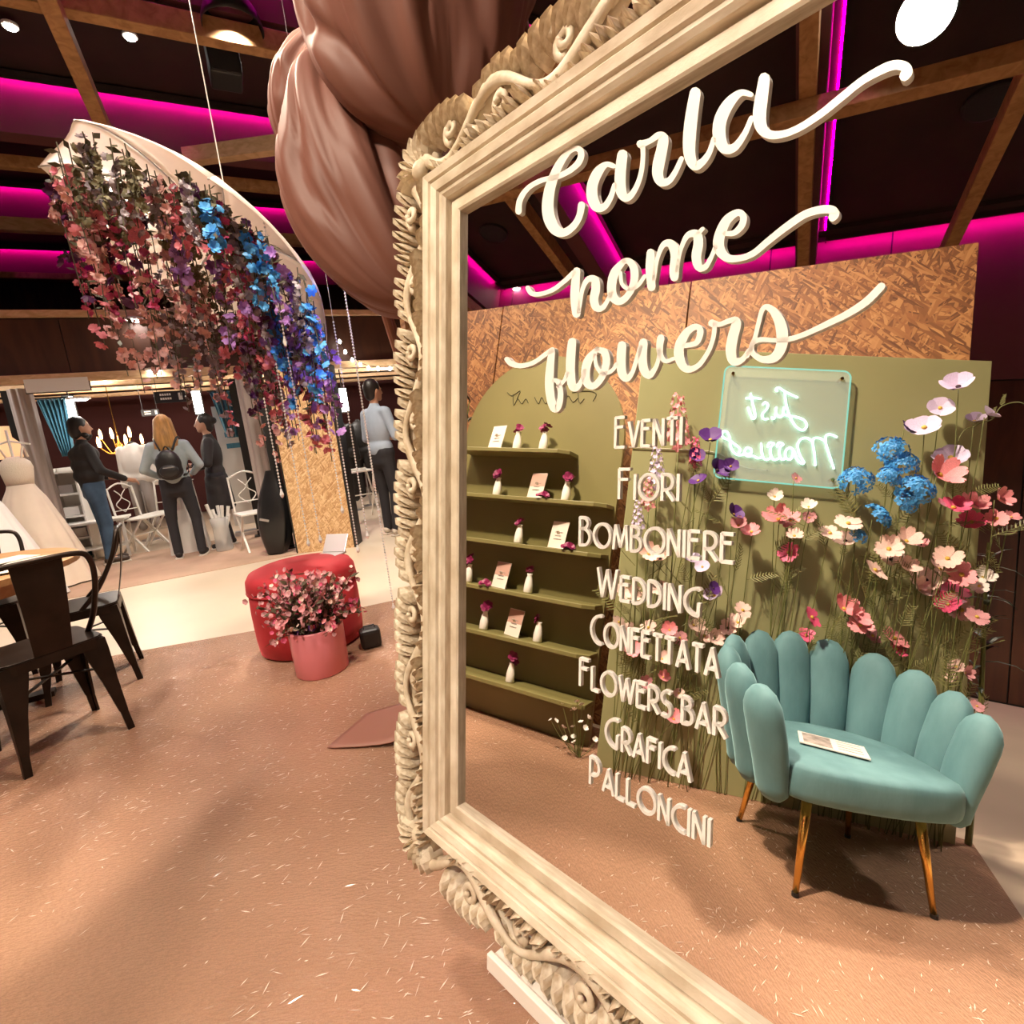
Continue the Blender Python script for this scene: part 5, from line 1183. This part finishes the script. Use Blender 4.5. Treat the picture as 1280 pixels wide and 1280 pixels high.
# clothes forms
def torso_form(f, rz, name, lab, col, height=1.55, trousers=None, dress=None):
    o = thing(name, lab, 'gown' if dress else 'suit', f, rz)
    if dress:
        b = MB()
        for z, r in (): pass
        prof = [(.50*dress, .02), (.44*dress, .25), (.33*dress, .6), (.20*dress, .95), (.125, 1.06), (.112, 1.10)]
        def fn(u, v):
            k = v*(len(prof)-1); i = min(int(k), len(prof)-2); t = k-i; r = prof[i][0]*(1-t)+prof[i+1][0]*t; z = prof[i][1]*(1-t)+prof[i+1][1]*t
            a = 2*math.pi*u; r *= 1+.06*(1-v)*math.sin(11*a+2*math.sin(3*a)); return Vector((r*math.cos(a), r*.8*math.sin(a), z))
        MB().grid(fn, 80, 24, True).build('skirt', col, o, True)
        MB().lathe([(.112, 1.08), (.128, 1.18), (.142, 1.27), (.128, 1.33), (.085, 1.37), (.05, 1.39)], 28, sy=.7).build('bodice', mat('ivory_lace', (.80, .70, .56), .7, bump=.4, bscale=90), o, True)
        for s_ in (-1, 1): MB().tube(smoothpts([(s_*.10, -.07, 1.37), (s_*.10, 0, 1.48), (s_*.09, .07, 1.38)], 5), .010, 6).build('shoulder_strap', col, o, True)
        MB().tube([(0, 0, 1.30), (0, 0, 1.66)], .012, 8).build('stand_pole', M_white, o); MB().tube([(-.17, 0, 1.50), (0, 0, 1.55), (.17, 0, 1.50)], .010, 6).build('hanger', M_white, o)
    else:
        b = MB(); b.ell((0, 0, 1.22), (.20, .12, .30)); b.cap((-.17, 0, 1.40), (-.23, .02, .88), .075, .055); b.cap((.17, 0, 1.40), (.23, .02, .88), .075, .055); b.cap((-.12, 0, .98), (.12, 0, .98), .11, .11)
        b.build('jacket', col, o, remesh=.02)
        b = MB(); b.cap((-.09, 0, .92), (-.10, 0, .22), .095, .065); b.cap((.09, 0, .92), (.10, 0, .22), .095, .065); b.cap((-.06, 0, .95), (.06, 0, .95), .1, .1); b.build('trousers', trousers or col, o, remesh=.02)
        MB().lathe([(.045, 1.46), (.05, 1.50), (.03, 1.53)], 12).build('neck_block', M_black, o, True); MB().tube([(0, 0, .02), (0, 0, .9)], .015, 8).build('stand_pole', M_silver, o); MB().lathe([(.15, 0), (.15, .015)], 20).build('base', M_silver, o)
    return o
M_gown = mat('white_tulle', (.80, .76, .74), .85, var=.05, vscale=4); M_ivory = mat('ivory_tulle', (.80, .68, .55), .85, var=.08, vscale=4)
torso_form(eta_floor(35, 640, 7.05), .3, 'bridal_gown', 'ivory lace bridal gown on a stand beside the grey upright', M_ivory, dress=.9)
torso_form(eta_floor(-28, 640, 6.35), .2, 'bridal_gown', 'plain white tulle bridal gown in front of the ivory one', M_gown, dress=.95)
tp = frame_at((5, 558), 7.9); o = thing('fringed_lamp', 'cream fringed lampshade glowing behind the bridal gowns', 'lamp', (tp.x, tp.y, 0))
MB().lathe([(.10, tp.z+.22), (.14, tp.z+.10), (.24, tp.z-.04), (.24, tp.z-.14)], 28).build('shade', mat('cream_shade', (.75, .50, .28), .8, emit=(1, .6, .3), estr=.8), o, True); MB().tube([(0, 0, 0), (0, 0, tp.z)], .015, 8).build('pole', M_brass, o); MB().lathe([(.16, 0), (.16, .02)], 20).build('base', M_brass, o)
torso_form(eta_floor(172, 590, 9.6), .1, 'suit_form', 'pale cream groom suit on a stand near the chandelier', mat('cream_suit', (.66, .60, .54), .8), trousers=mat('grey_trousers', (.30, .26, .24), .8))
for px, eta in ((428, 9.0), (452, 9.3)): torso_form(eta_floor(px, 560, eta), 0, 'suit_form', 'black suit on a stand behind the white folding table', M_black)['group'] = 'black suits'
# poster
o = thing('white_banner', 'narrow white banner standing beside the black upright', 'banner', eta_floor(297, 570, 8.4), TH)
MB().box((0, 0, 1.0), (.42, .012, 1.7)).build('sheet', M_white, o); MB().box((0, 0, .03), (.46, .2, .05)).build('base', M_silver, o)
for k in range(2): MB().box((-.02, -.008, 1.45-.16*k), (.18, .004, .07)).build('print_mark', M_blue, o)
# fairy lights
o = thing('fairy_lights', 'string of small warm fairy lights sagging under the stand fascia', 'string lights', frame_at((430, 445), 7.3))
pts = [frame_at(p, 7.3) for p in ((424, 424), (431, 437), (440, 447), (450, 453), (460, 457), (472, 458), (487, 458), (500, 457), (515, 456))]
MB().tube([p-o.location for p in pts], .004, 4).build('wire', M_black, o)
for p in pts: MB().ell(p-o.location-Vector((0, 0, .03)), (.022, .022, .028), 8, 5).build('bulb', M_glow, o, True)
tag(MB().box(RF(-1., 12.9, 1.32), (11.5, .06, 2.6), TH).build('backdrop_cloth', mat('dark_red_cloth', (.06, .012, .010), .9)), 'dark red backdrop cloth closing the stands at the back', 'curtain')

# ================================================================== PEOPLE
M_skin = mat('skin', (.52, .27, .17), .55); M_denim = mat('blue_denim', (.055, .105, .18), .8, var=.35, vscale=6); M_navy = mat('dark_navy_cloth', (.014, .012, .018), .8)
M_jack = mat('black_jacket', (.016, .012, .012), .75); M_trs = mat('charcoal_trousers', (.020, .018, .022), .8); M_sweat = mat('pale_blue_knit', (.36, .42, .44), .85, var=.12, vscale=8)
M_shirt = mat('light_blue_shirt', (.36, .42, .52), .75, var=.12, vscale=5); M_blond = mat('blond_hair', (.52, .27, .085), .55, var=.4, vscale=5, stretch=(8, 8, 1)); M_dhair = mat('dark_hair', (.014, .009, .007), .45)
M_sole = mat('pale_sole', (.60, .52, .44), .6); M_shoe = mat('dark_shoe', (.05, .028, .018), .5)
def hand(b, wr, d, s, side):                                # palm, four fingers of unequal length, thumb off the side of the palm
    d = Vector(d).normalized(); x = d.cross(Vector((0, 0, 1)))
    if x.length < .1: x = Vector((1, 0, 0))
    x.normalize(); y = x.cross(d); pc = Vector(wr)+d*.05*s
    b.cap(wr, pc+d*.02*s, .026*s, .032*s)
    for k, ln in ((-1.5, .058), (-.5, .072), (.5, .068), (1.5, .05)):
        r0 = pc+d*.04*s+x*(.013*k*s); r1 = r0+(d*.75-y*.5)*ln*.55*s; r2 = r1+(d*.35-y*.9)*ln*.5*s; b.cap(r0, r1, .0095*s, .009*s, 6); b.cap(r1, r2, .009*s, .0075*s, 6)
    t0 = pc+x*(.028*side*s); t1 = t0+(d*.6+x*.7*side)*.035*s; b.cap(t0, t1, .011*s, .010*s, 6); b.cap(t1, t1+d*.028*s, .010*s, .008*s, 6)
def person(label, loc, face, H, arms, top, trs, hair, shoes, style='short', coat=False, turn=0., stance=.10, bulk=1.):
    s = H/1.75; V = lambda x, y, z: Vector((x*s, y*s, z*s))
    o = thing('person', label, 'person', loc, face-math.pi/2)
    body, jk, tr_, hr = MB(), MB(), MB(), MB()
    hd = V(0, .015, 1.635); Mh = Matrix.Rotation(turn, 3, 'Z')
    body.ell(hd, (.073*s, .092*s, .115*s), 18, 12); body.cap(V(0, -.005, 1.42), V(0, .01, 1.56), .055*s, .052*s)
    body.cap(hd+Mh @ V(0, .055, -.06), hd+Mh @ V(0, .066, -.085), .045*s, .028*s)                       # jaw
    body.cap(hd+Mh @ V(0, .088, .01), hd+Mh @ V(0, .106, -.025), .011*s, .015*s, 6)                     # nose
    body.cap(hd+Mh @ V(-.018, .088, -.055), hd+Mh @ V(.018, .088, -.055), .009*s, .009*s, 6)             # lips
    for k in (-1, 1): body.ell(hd+Mh @ V(k*.074, 0, -.005), (.012*s, .022*s, .032*s), 8, 6); body.ell(hd+Mh @ V(k*.03, .082, .018), (.014*s, .010*s, .009*s), 8, 5)
    body.ell(V(0, 0, 1.25), (.15*s, .095*s, .24*s)); body.ell(V(0, 0, .97), (.135*s, .09*s, .12*s)); body.cap(V(-.13, 0, 1.40), V(.13, 0, 1.40), .05*s, .05*s)
    jk.ell(V(0, -.005, 1.24), (.178*s, .122*s, .25*s), 18, 12); jk.cap(V(-.135, 0, 1.395), V(.135, 0, 1.395), .068*s, .068*s); jk.ell(V(0, 0, 1.00), (.168*s, .122*s, .14*s), 18, 10)
    [jk.ell(V(0, -.01, z), (.195*bulk*s, .135*bulk*s, .12*s)) for z in ((1.32, 1.2, 1.08) if bulk > 1 else ())]; jk.cap(V(0, -.01, 1.40), V(0, .0, 1.47), .075*s, .060*s)
    if coat:
        for z in np.arange(.54, .96, .03): jk.ell(V(0, 0, z), ((.185+.10*(.95-z))*s, (.14+.08*(.95-z))*s, .07*s), 18, 8)
    for k, (el, wr, hd_) in zip((-1, 1), arms):
        sh = V(k*.175, 0, 1.385); el, wr = V(*el), V(*wr)
        body.cap(sh, el, .046*s, .038*s); body.cap(el, wr, .037*s, .025*s); hand(body, wr, Vector(hd_), s, -k)
        jk.cap(sh, el, .068*s, .054*s); jk.cap(el, el+(wr-el)*.88, .054*s, .042*s)
    sh_ = MB(); so = MB()
    for k in (-1, 1):
        hp, kn, an_ = V(k*.085, 0, .92), V(k*(stance+.0), .03, .50), V(k*stance, -.02*k, .085)
        body.cap(hp, kn, .078*s, .052*s); body.cap(kn, an_, .050*s, .034*s); body.cap(an_, an_+V(k*.015, .13, -.05), .034*s, .028*s)
        tr_.cap(hp, kn, .096*s, .068*s); tr_.cap(kn, an_+V(0, 0, .0), .066*s, .056*s)
        sh_.cap(an_+V(0, -.02, -.03), an_+V(k*.02, .15, -.042), .046*s, .038*s); so.box(an_+V(k*.01, .06, -.076), (.088*s, .27*s, .02*s), -k*.08)
    tr_.cap(V(-.06, 0, .95), V(.06, 0, .95), .118*s, .118*s); tr_.cap(V(-.05, 0, .86), V(.05, 0, .86), .112*s, .112*s)
    body.build('body', M_skin, o, remesh=.0105)
    jk.build('coat' if coat else 'top', top, o, remesh=.016); tr_.build('trousers', trs, o, remesh=.016); sh_.build('shoes', shoes, o, remesh=.013); so.build('soles', M_sole, o, bevel=.008)
    hc = hd+Mh @ V(0, -.020, .030); hr.ell(hc, (.086*s, .096*s, .108*s), 18, 12)
    if style == 'short': hr.ell(hd+Mh @ V(0, -.045, -.03), (.074*s, .062*s, .08*s))
    if style == 'beard':
        hr.ell(hd+Mh @ V(0, -.05, -.03), (.085*s, .07*s, .11*s)); hr.cap(hd+Mh @ V(-.05, .03, -.095), hd+Mh @ V(.05, .03, -.095), .035*s, .035*s); hr.cap(hd+Mh @ V(0, .07, -.10), hd+Mh @ V(0, .05, -.13), .03*s, .03*s)
    if style == 'long':
        for k in range(15):
            a = math.pi*(1.05+.90*k/14); x, y = math.cos(a), math.sin(a)
            hr.cap(hd+V(.070*x, .075*y, .06), hd+V(.095*x, .10*y-.01, -.12), .030*s, .034*s); hr.cap(hd+V(.095*x, .10*y-.01, -.12), hd+V(.115*x+.01*math.sin(5*k), .095*y-.035, -.27-.03*math.sin(3*k)), .034*s, .018*s)
    if style == 'bun': hr.ell(hd+Mh @ V(0, -.05, -.04), (.07*s, .06*s, .08*s)); hr.ell(hd+Mh @ V(0, -.115, .03), (.045*s, .04*s, .045*s))
    hr.build('hair', hair, o, remesh=.011)
    b = MB()
    for k in (-1, 1): b.ell(hd+Mh @ V(k*.03, .091, .018), (.010*s, .005*s, .006*s), 8, 5)
    b.build('eyes', M_black, o, True)
    return o
person('bearded person in black jacket and blue jeans, one hand held forward', Vector(at_z(140, 704)), math.radians(48), 1.80,
       (((-.27, .02, 1.10), (-.12, .20, 1.02), (.5, 1, -.1)), ((.27, .06, 1.12), (.20, .30, .98), (0, 1, -.3))), M_jack, M_denim, M_dhair, M_shoe, 'beard', turn=-.1, bulk=1.1)
pw = Vector(at_z(240, 696)); PWF = math.radians(114)
person('blond person seen from behind in a pale blue sweater and black trousers', pw, PWF, 1.70,
       (((-.29, .0, 1.13), (-.17, .18, 1.02), (.3, 1, 0)), ((.29, .0, 1.13), (.17, .18, 1.02), (-.3, 1, 0))), M_sweat, M_trs, M_blond, M_jack, 'long', stance=.13)
person('dark haired person in a long black coat facing the blond one', Vector(at_z(288, 682)), math.radians(205), 1.70,
       (((-.26, .04, 1.12), (-.14, .22, 1.12), (.4, 1, .2)), ((.26, .04, 1.12), (.14, .22, 1.06), (-.4, 1, 0))), M_jack, M_navy, M_dhair, M_jack, 'bun', coat=True)
person('dark haired person in a light blue shirt and black trousers holding hands forward', Vector(at_z(492, 668)), math.radians(52), 1.84,
       (((-.25, .02, 1.12), (-.10, .24, 1.10), (.3, 1, .1)), ((.26, .02, 1.12), (.14, .27, 1.10), (-.2, 1, .1))), M_shirt, M_trs, M_dhair, M_sole, 'short', turn=-.15)
# backpack worn by the blond person
bk = thing('backpack', 'small black leather backpack on the pale blue sweater', 'bag', pw, PWF-math.pi/2)
b = MB(); b.ell((0, -.185, 1.14), (.135, .065, .17)); b.ell((0, -.18, 1.06), (.14, .07, .11)); b.build('main_bag', mat('black_leather', (.016, .014, .014), .38), bk, remesh=.014)
b = MB(); b.ell((0, -.245, 1.06), (.10, .03, .075)); b.build('front_pocket', mat('black_leather', (.016, .014, .014), .38), bk, True)
MB().box((0, -.272, 1.10), (.10, .004, .008)).build('zip', M_silver, bk)
for k in (-1, 1): MB().tube(smoothpts([(k*.06, -.15, 1.30), (k*.10, -.09, 1.40), (k*.125, .0, 1.445), (k*.14, .10, 1.36), (k*.15, .12, 1.20), (k*.15, .02, 1.02), (k*.12, -.14, 1.00)], 5), .013, 6, sq=(1.2, .5)).build('shoulder_strap', mat('black_leather', (.016, .014, .014), .38), bk, True)
MB().tube(smoothpts([(-.03, -.16, 1.30), (0, -.165, 1.345), (.03, -.16, 1.30)], 5), .007, 6).build('top_handle', mat('black_leather', (.016, .014, .014), .38), bk, True)
